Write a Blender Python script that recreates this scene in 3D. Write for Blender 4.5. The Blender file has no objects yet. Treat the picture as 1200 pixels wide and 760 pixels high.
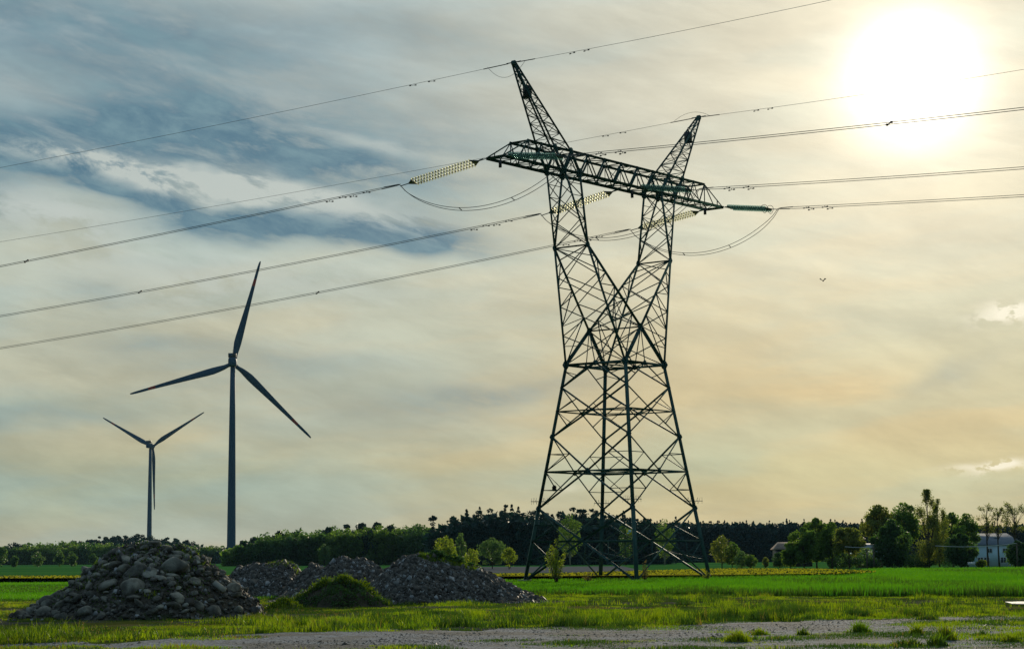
import bpy, math, random
import numpy as np
from math import radians as R, sin, cos, tan, atan2, pi, sqrt, exp
from mathutils import Vector, Matrix
rng = np.random.default_rng(7); random.seed(7)
scene = bpy.context.scene
# ------------------------------------------------------------ camera
F, PITCH, ROLL, CZ = 2429.5, 6.428, -0.391, 1.6      # focal length in 1200-wide pixels
cd = bpy.data.cameras.new('camera'); cam = bpy.data.objects.new('camera', cd)
scene.collection.objects.link(cam); scene.camera = cam
cd.sensor_width = 36; cd.lens = F*36/1200; cd.clip_start = .5; cd.clip_end = 20000
cam.matrix_world = Matrix.Translation((0, 0, CZ)) @ Matrix.Rotation(R(90+PITCH), 4, 'X') @ Matrix.Rotation(R(ROLL), 4, 'Z')
# ------------------------------------------------------------ light
HAZE = .00003
SUN_AZ, SUN_EL = 11.2, 12.9         # degrees right of the view direction, above the horizon
sd = bpy.data.lights.new('sun', 'SUN'); so = bpy.data.objects.new('sun', sd); scene.collection.objects.link(so)
sd.energy = 4.0; sd.angle = R(.6); sd.color = (1, .86, .64)
sdir = Vector((sin(R(SUN_AZ))*cos(R(SUN_EL)), cos(R(SUN_AZ))*cos(R(SUN_EL)), sin(R(SUN_EL))))
so.rotation_euler = sdir.to_track_quat('Z', 'Y').to_euler()
scene.view_settings.view_transform = 'Standard'; scene.view_settings.look = 'None'
scene.view_settings.exposure = 0.0; scene.view_settings.gamma = 1
scene.render.engine = 'CYCLES'
scene.cycles.max_bounces = 6; scene.cycles.transparent_max_bounces = 12

class NT:
    """small node-building helper"""
    def __init__(s, nt): s.nt = nt; s.nt.nodes.clear()
    def n(s, t, **kw):
        x = s.nt.nodes.new(t)
        for k, v in kw.items(): setattr(x, k, v)
        return x
    def put(s, sock, v):
        if isinstance(v, bpy.types.NodeSocket): s.nt.links.new(v, sock)
        elif v is not None:
            if hasattr(sock.default_value, '__len__') and not isinstance(v, (tuple, list)): v = (v,)*len(sock.default_value)
            if hasattr(sock.default_value, '__len__') and len(sock.default_value) == 4 and len(v) == 3: v = (*v, 1)
            sock.default_value = v
    def m(s, op, a, b=None, c=None, clamp=False):
        x = s.n('ShaderNodeMath', operation=op); x.use_clamp = clamp
        s.put(x.inputs[0], a)
        if b is not None: s.put(x.inputs[1], b)
        if c is not None: s.put(x.inputs[2], c)
        return x.outputs[0]
    def vm(s, op, a, b=None):
        x = s.n('ShaderNodeVectorMath', operation=op); s.put(x.inputs[0], a)
        if b is not None: s.put(x.inputs[1], b)
        return x.outputs[0] if op not in ('DOT_PRODUCT', 'LENGTH') else x.outputs['Value']
    def xyz(s, x, y, z=0.):
        c = s.n('ShaderNodeCombineXYZ'); s.put(c.inputs[0], x); s.put(c.inputs[1], y); s.put(c.inputs[2], z); return c.outputs[0]
    def noise(s, v, scale=1., det=4., rough=.55, dist=0.):
        x = s.n('ShaderNodeTexNoise'); s.put(x.inputs['Vector'], v); x.inputs['Scale'].default_value = scale
        x.inputs['Detail'].default_value = det; x.inputs['Roughness'].default_value = rough; x.inputs['Distortion'].default_value = dist
        return x.outputs['Fac']
    def mr(s, v, a, b, c=0., d=1., smooth=True):
        x = s.n('ShaderNodeMapRange'); x.interpolation_type = 'SMOOTHSTEP' if smooth else 'LINEAR'
        s.put(x.inputs[0], v)
        for i, q in enumerate((a, b, c, d)): s.put(x.inputs[i+1], q)
        return x.outputs[0]
    def mix(s, f, a, b):
        x = s.n('ShaderNodeMix', data_type='RGBA'); s.put(x.inputs[0], f); s.put(x.inputs[6], a); s.put(x.inputs[7], b); return x.outputs[2]
    def sc(s, v, k):
        x = s.n('ShaderNodeVectorMath', operation='SCALE'); s.put(x.inputs[0], v); s.put(x.inputs['Scale'], k); return x.outputs[0]
def lin(r, g, b):
    return tuple(((c/255)/12.92 if c/255 <= .04045 else ((c/255+.055)/1.055)**2.4) for c in (r, g, b))

# ------------------------------------------------------------ sky: Nishita sky under a thin veil of cloud
w = bpy.data.worlds.new('World'); scene.world = w; w.use_nodes = True
N = NT(w.node_tree)
tc = N.n('ShaderNodeTexCoord'); D = N.vm('NORMALIZE', tc.outputs['Generated'])
sep = N.n('ShaderNodeSeparateXYZ'); N.put(sep.inputs[0], D)
az = N.m('ARCTAN2', sep.outputs[0], sep.outputs[1]); el = N.m('ARCSINE', sep.outputs[2])
U = N.m('MULTIPLY', az, 2.4295); V = N.m('MULTIPLY', el, 2.4295)   # direction in thousandths: 1 unit = 23.6 degrees
P = N.xyz(U, V)
# wind-drawn coordinates: streaks run down to the right
def rot(a, sx, sy, ox=0., oy=0.):
    c, s_ = cos(R(a)), sin(R(a))
    u = N.m('ADD', N.m('MULTIPLY', U, c*sx), N.m('MULTIPLY', V, s_*sx)); v = N.m('ADD', N.m('MULTIPLY', U, -s_*sy), N.m('MULTIPLY', V, c*sy))
    return N.xyz(N.m('ADD', u, ox), N.m('ADD', v, oy))
warp = N.noise(N.vm('MULTIPLY', P, (2.2, 4.5, 1)), 1.6, 4, .55)
warp2 = N.noise(N.vm('ADD', N.vm('MULTIPLY', P, (2.2, 4.5, 1)), (7.3, 2.1, 0)), 1.6, 4, .55)
Uw = N.m('ADD', U, N.m('MULTIPLY', N.m('SUBTRACT', warp, .5), .22)); Vw = N.m('ADD', V, N.m('MULTIPLY', N.m('SUBTRACT', warp2, .5), .085))
def blob(u0, v0, ru, rv, ang=0., soft=1.0):
    c, s_ = cos(R(ang)), sin(R(ang))
    du = N.m('SUBTRACT', Uw, u0); dv = N.m('SUBTRACT', Vw, v0)
    a = N.m('DIVIDE', N.m('ADD', N.m('MULTIPLY', du, c), N.m('MULTIPLY', dv, s_)), ru)
    b = N.m('DIVIDE', N.m('ADD', N.m('MULTIPLY', du, -s_), N.m('MULTIPLY', dv, c)), rv)
    r2 = N.m('ADD', N.m('MULTIPLY', a, a), N.m('MULTIPLY', b, b))
    return N.m('EXPONENT', N.m('MULTIPLY', r2, -1*soft))
def addall(l):
    x = l[0]
    for y in l[1:]: x = N.m('ADD', x, y)
    return x
def pu(x): return atan2(x-600, F)*2.4295
def pv(y): return (655-y)/1000.
gapmask = addall([
    N.m('MULTIPLY', blob(pu(70), pv(180), .19, .032, -9), 1.5),
    N.m('MULTIPLY', blob(pu(310), pv(180), .20, .034, -12), 1.05),
    N.m('MULTIPLY', blob(pu(180), pv(228), .13, .013, -13), 1.3),
    N.m('MULTIPLY', blob(pu(310), pv(264), .12, .020, -5), 1.55),
    N.m('MULTIPLY', blob(pu(485), pv(275), .10, .021, -10), 1.25),
    N.m('MULTIPLY', blob(pu(-120), pv(210), .14, .05, -8), 1.2),
    N.m('MULTIPLY', blob(pu(200), pv(60), .30, .05, -9), .42),
    N.m('MULTIPLY', blob(pu(40), pv(30), .20, .05, -9), .40),
    N.m('MULTIPLY', blob(pu(330), pv(140), .34, .045, -10), .55), N.m('MULTIPLY', blob(pu(520), pv(50), .20, .03, -9), .28), N.m('MULTIPLY', blob(pu(350), pv(425), .16, .014, -3), .22),
    N.m('MULTIPLY', blob(pu(150), pv(405), .07, .018, -8), .38),
    N.m('MULTIPLY', blob(pu(40), pv(490), .12, .012, -4), .30),
    N.m('MULTIPLY', blob(pu(565), pv(462), .12, .017, 5), .62),
    N.m('MULTIPLY', blob(pu(90), pv(345), .06, .014, -8), .25),
    
    N.m('MULTIPLY', blob(pu(1130), pv(455), .06, .014, 14), .22)])
streak = N.noise(rot(-11, 1.8, 7), 2.1, 7, .60, .25)
fine = N.noise(rot(-14, 5.5, 17, 3, 1), 1.7, 8, .66, .35)
gap = N.m('MULTIPLY', gapmask, N.mr(N.m('ADD', N.m('MULTIPLY', streak, .5), N.m('MULTIPLY', fine, .5)), .34, .60, .30, 1.22), clamp=True)
ramp = N.n('ShaderNodeValToRGB'); cr = ramp.color_ramp; cr.interpolation = 'EASE'
N.put(ramp.inputs[0], N.mr(V, 0., .66, 0., 1., False))
stops = [(0., (174, 171, 150)), (.14, (163, 174, 156)), (.26, (174, 175, 155)), (.38, (180, 184, 167)), (.58, (184, 193, 182)), (.8, (172, 184, 183)), (1., (167, 182, 184))]
while len(cr.elements) < len(stops): cr.elements.new(.5)
for e, (p_, c_) in zip(cr.elements, stops): e.position = p_; e.color = (*lin(*c_), 1)
veil = ramp.outputs[0]
# warmer and paler towards the sun
sd_ = N.vm('DOT_PRODUCT', D, tuple(sdir)); ang = N.m('MULTIPLY', N.m('ARCCOSINE', N.m('MINIMUM', sd_, .9999999)), 2.4295)
near = N.m('EXPONENT', N.m('MULTIPLY', ang, -2.6))
veil = N.mix(N.m('MULTIPLY', near, 1.0, clamp=True), veil, lin(230, 217, 180))
# cream and grey mottling
mott = N.noise(rot(-7, 2.4, 9, 5, 2), 1.6, 8, .56, .3)
mott2 = N.noise(rot(4, 1.5, 8, 1, 6), 1.9, 6, .52, .2)
veil = N.sc(veil, N.mr(mott, .32, .68, .89, 1.08))
low = N.m('MULTIPLY', N.mr(U, -.25, .35), N.mr(V, .42, .12)); veil = N.mix(low, veil, N.vm('MULTIPLY', veil, (1.02, .985, .85)))
warm = N.m('MULTIPLY', N.mr(mott2, .42, .62), N.mr(V, .5, .1, .25, .95))
veil = N.mix(N.m('MULTIPLY', warm, .6), veil, N.vm('MULTIPLY', veil, (1.20, 1.03, .84)))
peach = N.m('MULTIPLY', addall([blob(pu(190), pv(530), .26, .018, 0), blob(pu(520), pv(520), .22, .024, 4), N.m('MULTIPLY', blob(pu(360), pv(380), .20, .04, 0), .7), N.m('MULTIPLY', blob(pu(1010), pv(445), .17, .03, 0), 1.1), blob(pu(60), pv(290), .12, .03, -5)]), .42)
veil = N.mix(peach, veil, N.vm('MULTIPLY', veil, (1.22, 1.05, .88)))
gdk = addall([blob(pu(1030), pv(398), .14, .020, 2), N.m('MULTIPLY', blob(pu(1120), pv(455), .07, .014, 18), .9), N.m('MULTIPLY', blob(pu(840), pv(405), .10, .016, -4), .7)])
veil = N.mix(N.m('MULTIPLY', gdk, .55, clamp=True), veil, N.vm('MULTIPLY', veil, (.80, .84, .90)))
veil = N.sc(veil, N.m('MULTIPLY', N.mr(fine, .34, .66, .95, 1.05), N.mr(N.noise(rot(-12, 9, 40, 8, 2), 1.5, 7, .65, .3), .35, .65, .98, 1.02)))
coolm = N.m('MULTIPLY', N.mr(mott2, .52, .34), .5)
veil = N.mix(coolm, veil, N.vm('MULTIPLY', veil, (.90, .98, 1.03)))
cool = N.m('MULTIPLY', N.mr(U, .12, -.30), .95); veil = N.mix(cool, veil, N.vm('MULTIPLY', veil, (.925, .985, 1.045)))
band = addall([blob(pu(60), pv(590), .30, .035, 0), blob(pu(30), pv(485), .22, .022, -3), N.m('MULTIPLY', blob(pu(900), pv(560), .2, .02, 0), .5)]); veil = N.mix(N.m('MULTIPLY', band, .8, clamp=True), veil, N.vm('MULTIPLY', veil, (.90, 1.0, 1.05)))
whisp = N.m('MULTIPLY', addall([N.m('MULTIPLY', blob(pu(190), pv(208), .17, .012, -11), 1.2), blob(pu(330), pv(228), .18, .012, -10), blob(pu(40), pv(262), .12, .026, -8),
                                N.m('MULTIPLY', blob(pu(420), pv(172), .09, .008, -8), .7), N.m('MULTIPLY', blob(pu(250), pv(330), .2, .03, -4), .5)]), N.mr(fine, .38, .56), clamp=True)
gapc = N.mix(N.mr(fine, .35, .7), lin(74, 114, 136), lin(112, 145, 157))
sky = N.mix(N.m('MULTIPLY', gap, .97, clamp=True), veil, gapc)
sky = N.mix(N.m('MULTIPLY', whisp, .90, clamp=True), sky, lin(192, 200, 194))
# small lit cumulus far off on the right
puff_n = N.noise(N.vm('MULTIPLY', P, (34, 60, 1)), 1., 7, .6)
puff = N.m('MULTIPLY', addall([N.m('MULTIPLY', blob(pu(1188), pv(388), .030, .011, 12), 1.5), N.m('MULTIPLY', blob(pu(1155), pv(556), .042, .0055, 4), 1.4), N.m('MULTIPLY', blob(pu(668), pv(573), .02, .006, 0), .25)]), N.mr(puff_n, .40, .50), clamp=True)
sky = N.mix(N.m('MULTIPLY', puff, .95), sky, lin(243, 237, 214))
# forward scatter round the veiled sun
glow = addall([N.m('MULTIPLY', N.m('EXPONENT', N.m('MULTIPLY', N.m('POWER', N.m('DIVIDE', ang, .057), 2.), -1.)), 1.7),
               N.m('MULTIPLY', N.m('EXPONENT', N.m('DIVIDE', ang, -.12)), .52), N.m('MULTIPLY', N.m('EXPONENT', N.m('DIVIDE', ang, -.30)), .05)])
g3 = N.sc(N.xyz(1., .97, .89), glow)
sky = N.vm('ADD', sky, g3)
# the far side of the sky, away from the sun, is much dimmer and bluer
back = N.mr(sd_, .72, -.15); sky = N.mix(back, sky, N.vm('MULTIPLY', sky, (.34, .47, .64)))
nish = N.n('ShaderNodeTexSky', sky_type='NISHITA'); nish.sun_disc = False
nish.sun_elevation = R(SUN_EL); nish.sun_rotation = R(SUN_AZ); nish.air_density = 1.; nish.dust_density = 1.5
sky10 = N.sc(sky, 10.)
col = N.mix(.985, nish.outputs[0], sky10)
bg = N.n('ShaderNodeBackground'); N.put(bg.inputs[0], col); bg.inputs[1].default_value = .1
wo = N.n('ShaderNodeOutputWorld'); N.nt.links.new(bg.outputs[0], wo.inputs[0])

# ------------------------------------------------------------ placing helpers
_a, _r = R(PITCH), R(ROLL)
def ray(px, py):
    dx, dy = px-600, py-380
    X = dx*cos(_r)+dy*sin(_r); Y = -dx*sin(_r)+dy*cos(_r); u = -Y/F
    return Vector((X/F, cos(_a)-sin(_a)*u, sin(_a)+cos(_a)*u))
def at(px, py, d):
    v = ray(px, py); v = v*(d/v.y); return Vector((v.x, v.y, v.z+CZ))
def gpt(px, py, z=0.):
    v = ray(px, py); v = v*((z-CZ)/v.z); return Vector((v.x, v.y, z))
def xat(px, d): return at(px, 655, d).x
def hat(px, py, d): return at(px, py, d).z
# ------------------------------------------------------------ materials
def mat(name, build, **kw):
    m = bpy.data.materials.new(name); m.use_nodes = True; n = NT(m.node_tree)
    sh = build(n, **kw); o = n.n('ShaderNodeOutputMaterial'); n.nt.links.new(sh, o.inputs[0]); return m
def princ(n, col, rough=.7, metal=0., spec=.5, bump=None, bs=.3, dist=.02):
    p = n.n('ShaderNodeBsdfPrincipled'); n.put(p.inputs['Base Color'], col); n.put(p.inputs['Roughness'], rough); n.put(p.inputs['Metallic'], metal)
    p.inputs['Specular IOR Level'].default_value = spec
    if bump is not None:
        b = n.n('ShaderNodeBump'); b.inputs['Strength'].default_value = bs; b.inputs['Distance'].default_value = dist
        n.put(b.inputs['Height'], bump); n.nt.links.new(b.outputs[0], p.inputs['Normal'])
    return p.outputs[0]
def pos(n): return n.n('ShaderNodeNewGeometry').outputs['Position']
def m_noise(c1, c2, scale=1., rough=.8, lo=.35, hi=.65, det=5., spec=.3, stretch=None, bump=0.):
    def b(n):
        v = pos(n)
        if stretch: v = n.vm('MULTIPLY', v, stretch)
        f = n.noise(v, scale, det, .6)
        return princ(n, n.mix(n.mr(f, lo, hi), c1, c2), rough, spec=spec, bump=f if bump else None, bs=bump)
    return b
def m_leaf(c1, c2, trans=.5, tc=None, rough=.55, scale=.3):
    def b(n):
        g = n.n('ShaderNodeNewGeometry'); rnd = g.outputs['Random Per Island']
        f = n.mr(n.noise(g.outputs['Position'], scale, 2), .35, .65)
        f = n.m('ADD', n.m('MULTIPLY', f, .5), n.m('MULTIPLY', rnd, .5))
        c = n.mix(f, c1, c2)
        p = n.n('ShaderNodeBsdfPrincipled'); n.put(p.inputs['Base Color'], c); p.inputs['Roughness'].default_value = rough; p.inputs['Specular IOR Level'].default_value = .25
        t = n.n('ShaderNodeBsdfTranslucent'); n.put(t.inputs[0], n.vm('MULTIPLY', c, tc or (1.5, 1.5, .6)))
        x = n.n('ShaderNodeMixShader'); x.inputs[0].default_value = trans
        n.nt.links.new(p.outputs[0], x.inputs[1]); n.nt.links.new(t.outputs[0], x.inputs[2]); return x.outputs[0]
    return b
def m_steel(c1, c2, rough=.5, metal=.0):
    def b(n):
        f = n.noise(pos(n), 3., 5, .6); f2 = n.noise(n.vm('MULTIPLY', pos(n), (9, 9, 1.2)), 1.6, 4)
        c = n.mix(n.mr(f, .35, .65), c1, c2); c = n.mix(n.mr(f2, .62, .75, 0, .5), c, (.10, .07, .045))
        return princ(n, c, n.mr(f2, .3, .7, rough+.08, rough+.2), metal, .16)
    return b
M = {}
M['steel'] = mat('green_painted_lattice_steel', m_steel((.030, .080, .072), (.045, .105, .092), .5))
M['galv'] = mat('galvanised_fittings', m_steel((.10, .11, .11), (.17, .18, .18), .45, .6))
M['wire'] = mat('aluminium_conductor', m_steel((.08, .085, .085), (.12, .12, .12), .55, .3))
M['dark'] = mat('dark_fitting', m_noise((.02, .022, .024), (.035, .037, .04), 4, .5))
M['nest'] = mat('nest_twigs', m_noise((.025, .018, .012), (.05, .038, .025), 18, .95))
def b_glass(n, c1, c2, tint):
    g = n.n('ShaderNodeNewGeometry'); f = n.mr(n.noise(g.outputs['Position'], 9., 2), .4, .6)
    c = n.mix(f, c1, c2)
    p = princ(n, c, .12, 0, .6); t = n.n('ShaderNodeBsdfTranslucent'); n.put(t.inputs[0], c)
    x = n.n('ShaderNodeMixShader'); x.inputs[0].default_value = .5; n.nt.links.new(p, x.inputs[1]); n.nt.links.new(t.outputs[0], x.inputs[2])
    tr = n.n('ShaderNodeBsdfTransparent'); n.put(tr.inputs[0], tint); y = n.n('ShaderNodeMixShader'); y.inputs[0].default_value = .62; n.nt.links.new(x.outputs[0], y.inputs[1]); n.nt.links.new(tr.outputs[0], y.inputs[2]); return y.outputs[0]
M['glass'] = mat('cream_insulator_glass', b_glass, c1=(.92, .90, .66), c2=(.80, .82, .62), tint=(1, .98, .82))
M['glass_green'] = mat('green_insulator_glass', b_glass, c1=(.15, .32, .31), c2=(.34, .50, .47), tint=(.64, .79, .76))
M['turbine'] = mat('turbine_backlit_shade', m_noise((.035, .075, .125), (.042, .087, .142), .05, .65, spec=.1))  # navy base colour carries the backlit shade and haze tint of pale turbines
M['red'] = mat('red_marking_paint', m_noise((.35, .03, .02), (.42, .05, .03), 1, .5))
M['turbdark'] = mat('turbine_vent', m_noise((.04, .045, .05), (.06, .065, .07), 1, .6))
M['signy'] = mat('yellow_sign_enamel', m_noise((.78, .62, .04), (.82, .66, .06), 6, .5))
M['signb'] = mat('pale_blue_sign_enamel', m_noise((.45, .68, .80), (.50, .72, .82), 6, .5))
M['bark'] = mat('bark', m_noise((.045, .035, .025), (.09, .075, .055), 4, .9, bump=.5))
M['birchbark'] = mat('pale_bark', m_noise((.16, .15, .12), (.30, .28, .24), 5, .8))
M['pine'] = mat('pine_needles', m_leaf((.010, .038, .036), (.018, .058, .048), .12, (1.2, 1.4, .7)))
M['spruce'] = mat('spruce_needles', m_leaf((.010, .036, .038), (.016, .052, .050), .10, (1.2, 1.4, .7)))
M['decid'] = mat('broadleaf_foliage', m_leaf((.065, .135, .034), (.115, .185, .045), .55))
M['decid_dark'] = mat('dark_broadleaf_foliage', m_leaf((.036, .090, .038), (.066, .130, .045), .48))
M['spring'] = mat('spring_foliage', m_leaf((.12, .18, .028), (.21, .26, .036), .58))
M['olive'] = mat('olive_foliage', m_leaf((.11, .145, .042), (.17, .195, .052), .55))
M['teal'] = mat('grey_green_foliage', m_leaf((.060, .125, .055), (.095, .165, .065), .48))
M['grass'] = mat('verge_grass', m_leaf((.060, .135, .010), (.19, .225, .014), .62, (1.6, 1.7, .35), scale=.7))
M['grass_dark'] = mat('dark_tufts_and_wheat_shade', m_leaf((.030, .075, .012), (.055, .11, .016), .40))
M['crop'] = mat('young_wheat', m_leaf((.035, .13, .010), (.085, .20, .014), .60, (1.4, 1.6, .4), scale=.12))
M['straw'] = mat('dry_weeds', m_leaf((.20, .14, .05), (.24, .18, .08), .4))
M['rape_flower'] = mat('rapeseed_flowers', m_leaf((.26, .27, .015), (.36, .35, .02), .40, (1.2, 1.2, .6), scale=.2))
M['rape_stem'] = mat('rapeseed_stems', m_leaf((.012, .035, .010), (.018, .05, .014), .15))
M['soil'] = None
def b_ground(n):
    v = pos(n); a = n.noise(v, .32, 7, .62); b2 = n.noise(n.vm('ADD', n.vm('MULTIPLY', v, (1, .35, 1)), (31, 7, 0)), .22, 6, .6); fine_ = n.noise(v, 14, 5, .7); mid = n.noise(v, 2.1, 5, .65)
    soil = n.mix(n.mr(fine_, .35, .65), (.055, .048, .038), (.125, .112, .09))
    green = n.mix(n.mr(mid, .35, .65), (.030, .058, .010), (.075, .098, .014))
    yel = n.mix(n.mr(fine_, .35, .65), (.12, .11, .02), (.19, .15, .04))
    c = n.mix(n.mr(n.m('ADD', n.m('MULTIPLY', a, .6), n.m('MULTIPLY', mid, .4)), .485, .56), green, soil)
    c = n.mix(n.m('MULTIPLY', n.mr(b2, .55, .62), .6), c, yel)
    return princ(n, c, 1., spec=.0, bump=fine_, bs=.5, dist=.04)
M['ground'] = mat('verge_soil_and_turf', b_ground)
def b_gravel(n):
    v = pos(n); vo = n.n('ShaderNodeTexVoronoi'); n.put(vo.inputs['Vector'], v); vo.inputs['Scale'].default_value = 17
    f = n.noise(v, .35, 6, .6); g = n.noise(n.vm('MULTIPLY', v, (.12, 1., 1)), .9, 5, .6)
    c = n.mix(n.mr(vo.outputs['Color'], .2, .8), (.052, .064, .078), (.195, .23, .27))
    c = n.mix(n.m('MULTIPLY', n.mr(f, .48, .58), .7), c, (.062, .062, .052)); c = n.mix(n.m('MULTIPLY', n.mr(g, .56, .66), .65), c, (.06, .055, .045))
    return princ(n, c, .95, spec=.05, bump=vo.outputs['Distance'], bs=.9, dist=.05)
M['gravel'] = mat('crushed_stone_track', b_gravel)
M['cropsoil'] = mat('crop_floor', m_noise((.022, .09, .010), (.034, .125, .012), .05, 1., spec=0, stretch=(.25, 1, 1)))
M['meadow'] = mat('far_meadow', m_noise((.030, .115, .030), (.055, .155, .032), .012, 1., spec=0, stretch=(.15, 1, 1)))
M['plough'] = mat('ploughed_soil', m_noise((.10, .105, .11), (.14, .14, .14), .05, 1., spec=0))
M['rapefloor'] = mat('rapeseed_canopy_floor', m_noise((.20, .19, .02), (.30, .26, .02), .1, 1., spec=0))
M['road'] = mat('pale_worn_road', m_noise((.34, .32, .29), (.42, .40, .36), .4, .8, spec=.1))
M['water'] = mat('puddle_water', lambda n: princ(n, (.03, .03, .028), .04, 0, .9))
M['sheet'] = mat('pale_sheet', m_noise((.72, .66, .58), (.80, .74, .66), 4, .35, spec=.6))
def b_rock(n, c1=(.07, .066, .054), c2=(.28, .265, .215)):
    v = pos(n); f = n.noise(v, 2.2, 6, .6); g = n.noise(v, 22, 5, .65); oi = n.n('ShaderNodeObjectInfo')
    c = n.mix(n.mr(f, .35, .68), c1, c2); c = n.sc(c, n.mr(oi.outputs['Random'], 0, 1, .55, 1.45, False))
    c = n.mix(n.mr(g, .58, .68, 0, .45), c, (.05, .055, .035))
    return princ(n, c, .88, spec=.25, bump=g, bs=.6, dist=.03)
M['rock'] = mat('rough_stone', b_rock)
M['rockpale'] = mat('broken_concrete', b_rock, c1=(.26, .25, .21), c2=(.40, .38, .32))
def b_rubble(n):
    v = pos(n); vo = n.n('ShaderNodeTexVoronoi'); n.put(vo.inputs['Vector'], v); vo.inputs['Scale'].default_value = 9; f = n.noise(v, 1.3, 6, .6)
    c = n.mix(n.mr(vo.outputs['Color'], .2, .8), (.040, .036, .028), (.12, .11, .088)); c = n.mix(n.mr(f, .42, .54), c, (.075, .062, .044)); c = n.mix(n.m('MULTIPLY', n.mr(n.noise(v, .9, 5, .6), .56, .62), .8), c, (.03, .05, .014))
    return princ(n, c, .9, spec=.25, bump=vo.outputs['Distance'], bs=1., dist=.08)
M['rubble'] = mat('rubble_and_dirt', b_rubble)
def b_chip(n):
    g = n.n('ShaderNodeNewGeometry').outputs['Random Per Island']
    cr_ = n.n('ShaderNodeValToRGB'); n.put(cr_.inputs[0], g); e = cr_.color_ramp.elements; e[0].color = (.040, .036, .030, 1); e[1].color = (.34, .345, .35, 1); e.new(.86).color = (.10, .093, .078, 1)
    return princ(n, cr_.outputs[0], .75, spec=.4)
M['chip'] = mat('stone_chips', b_chip)
M['mound'] = mat('dark_overgrown_soil', m_noise((.035, .030, .018), (.06, .052, .03), 3, .95, bump=.8))
M['wall'] = mat('pale_blue_render', m_noise((.52, .66, .74), (.58, .72, .80), .6, .9, spec=.1))
M['roof'] = mat('grey_roof_sheet', m_noise((.13, .16, .20), (.17, .20, .24), 1.5, .75, spec=.1))
M['brownroof'] = mat('brown_roof_tile', m_noise((.20, .15, .12), (.27, .21, .17), 2, .9, spec=.1))
M['pane'] = mat('window_pane', lambda n: princ(n, (.03, .04, .05), .1, 0, .6))
M['frame'] = mat('white_frame_and_cable_glint', m_noise((.6, .6, .6), (.66, .66, .66), 3, .5))
M['wood'] = mat('weathered_wood', m_noise((.09, .07, .05), (.14, .115, .085), 3, .8))
M['bird'] = mat('dark_feathers', m_noise((.02, .018, .015), (.03, .028, .025), 8, .8))

# ------------------------------------------------------------ mesh helpers
def link(o, parent=None):
    scene.collection.objects.link(o)
    if parent: o.parent = parent
    return o
def tag(o, label=None, cat=None, group=None, kind=None):
    if label: o['label'] = label
    if cat: o['category'] = cat
    if group: o['group'] = group
    if kind: o['kind'] = kind
    return o
def empty(name, loc, rz=0., label=None, cat=None, group=None):
    o = bpy.data.objects.new(name, None); o.location = loc; o.rotation_euler = (0, 0, rz); o.empty_display_size = .5; link(o)
    return tag(o, label, cat, group)
def fast(name, verts, faces, mats, parent=None, mi=None, smooth=False, loc=None):
    """faces: (n,k) int array or list of such arrays"""
    verts = np.asarray(verts, np.float32)
    if not isinstance(faces, list): faces = [faces]
    faces = [np.asarray(f, np.int32) for f in faces if len(f)]
    me = bpy.data.meshes.new(name); me.vertices.add(len(verts)); me.vertices.foreach_set('co', verts.ravel())
    loops = np.concatenate([f.ravel() for f in faces]); tot = np.concatenate([np.full(len(f), f.shape[1], np.int32) for f in faces])
    st = np.concatenate([[0], np.cumsum(tot)[:-1]]).astype(np.int32)
    me.loops.add(len(loops)); me.loops.foreach_set('vertex_index', loops)
    me.polygons.add(len(tot)); me.polygons.foreach_set('loop_start', st); me.polygons.foreach_set('loop_total', tot)
    for m_ in (mats if isinstance(mats, list) else [mats]): me.materials.append(m_)
    if mi is not None: me.polygons.foreach_set('material_index', np.asarray(mi, np.int32))
    if smooth: me.polygons.foreach_set('use_smooth', np.ones(len(tot), bool))
    me.update(calc_edges=True)
    o = bpy.data.objects.new(name, me); link(o, parent)
    if loc is not None: o.location = loc
    return o
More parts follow.
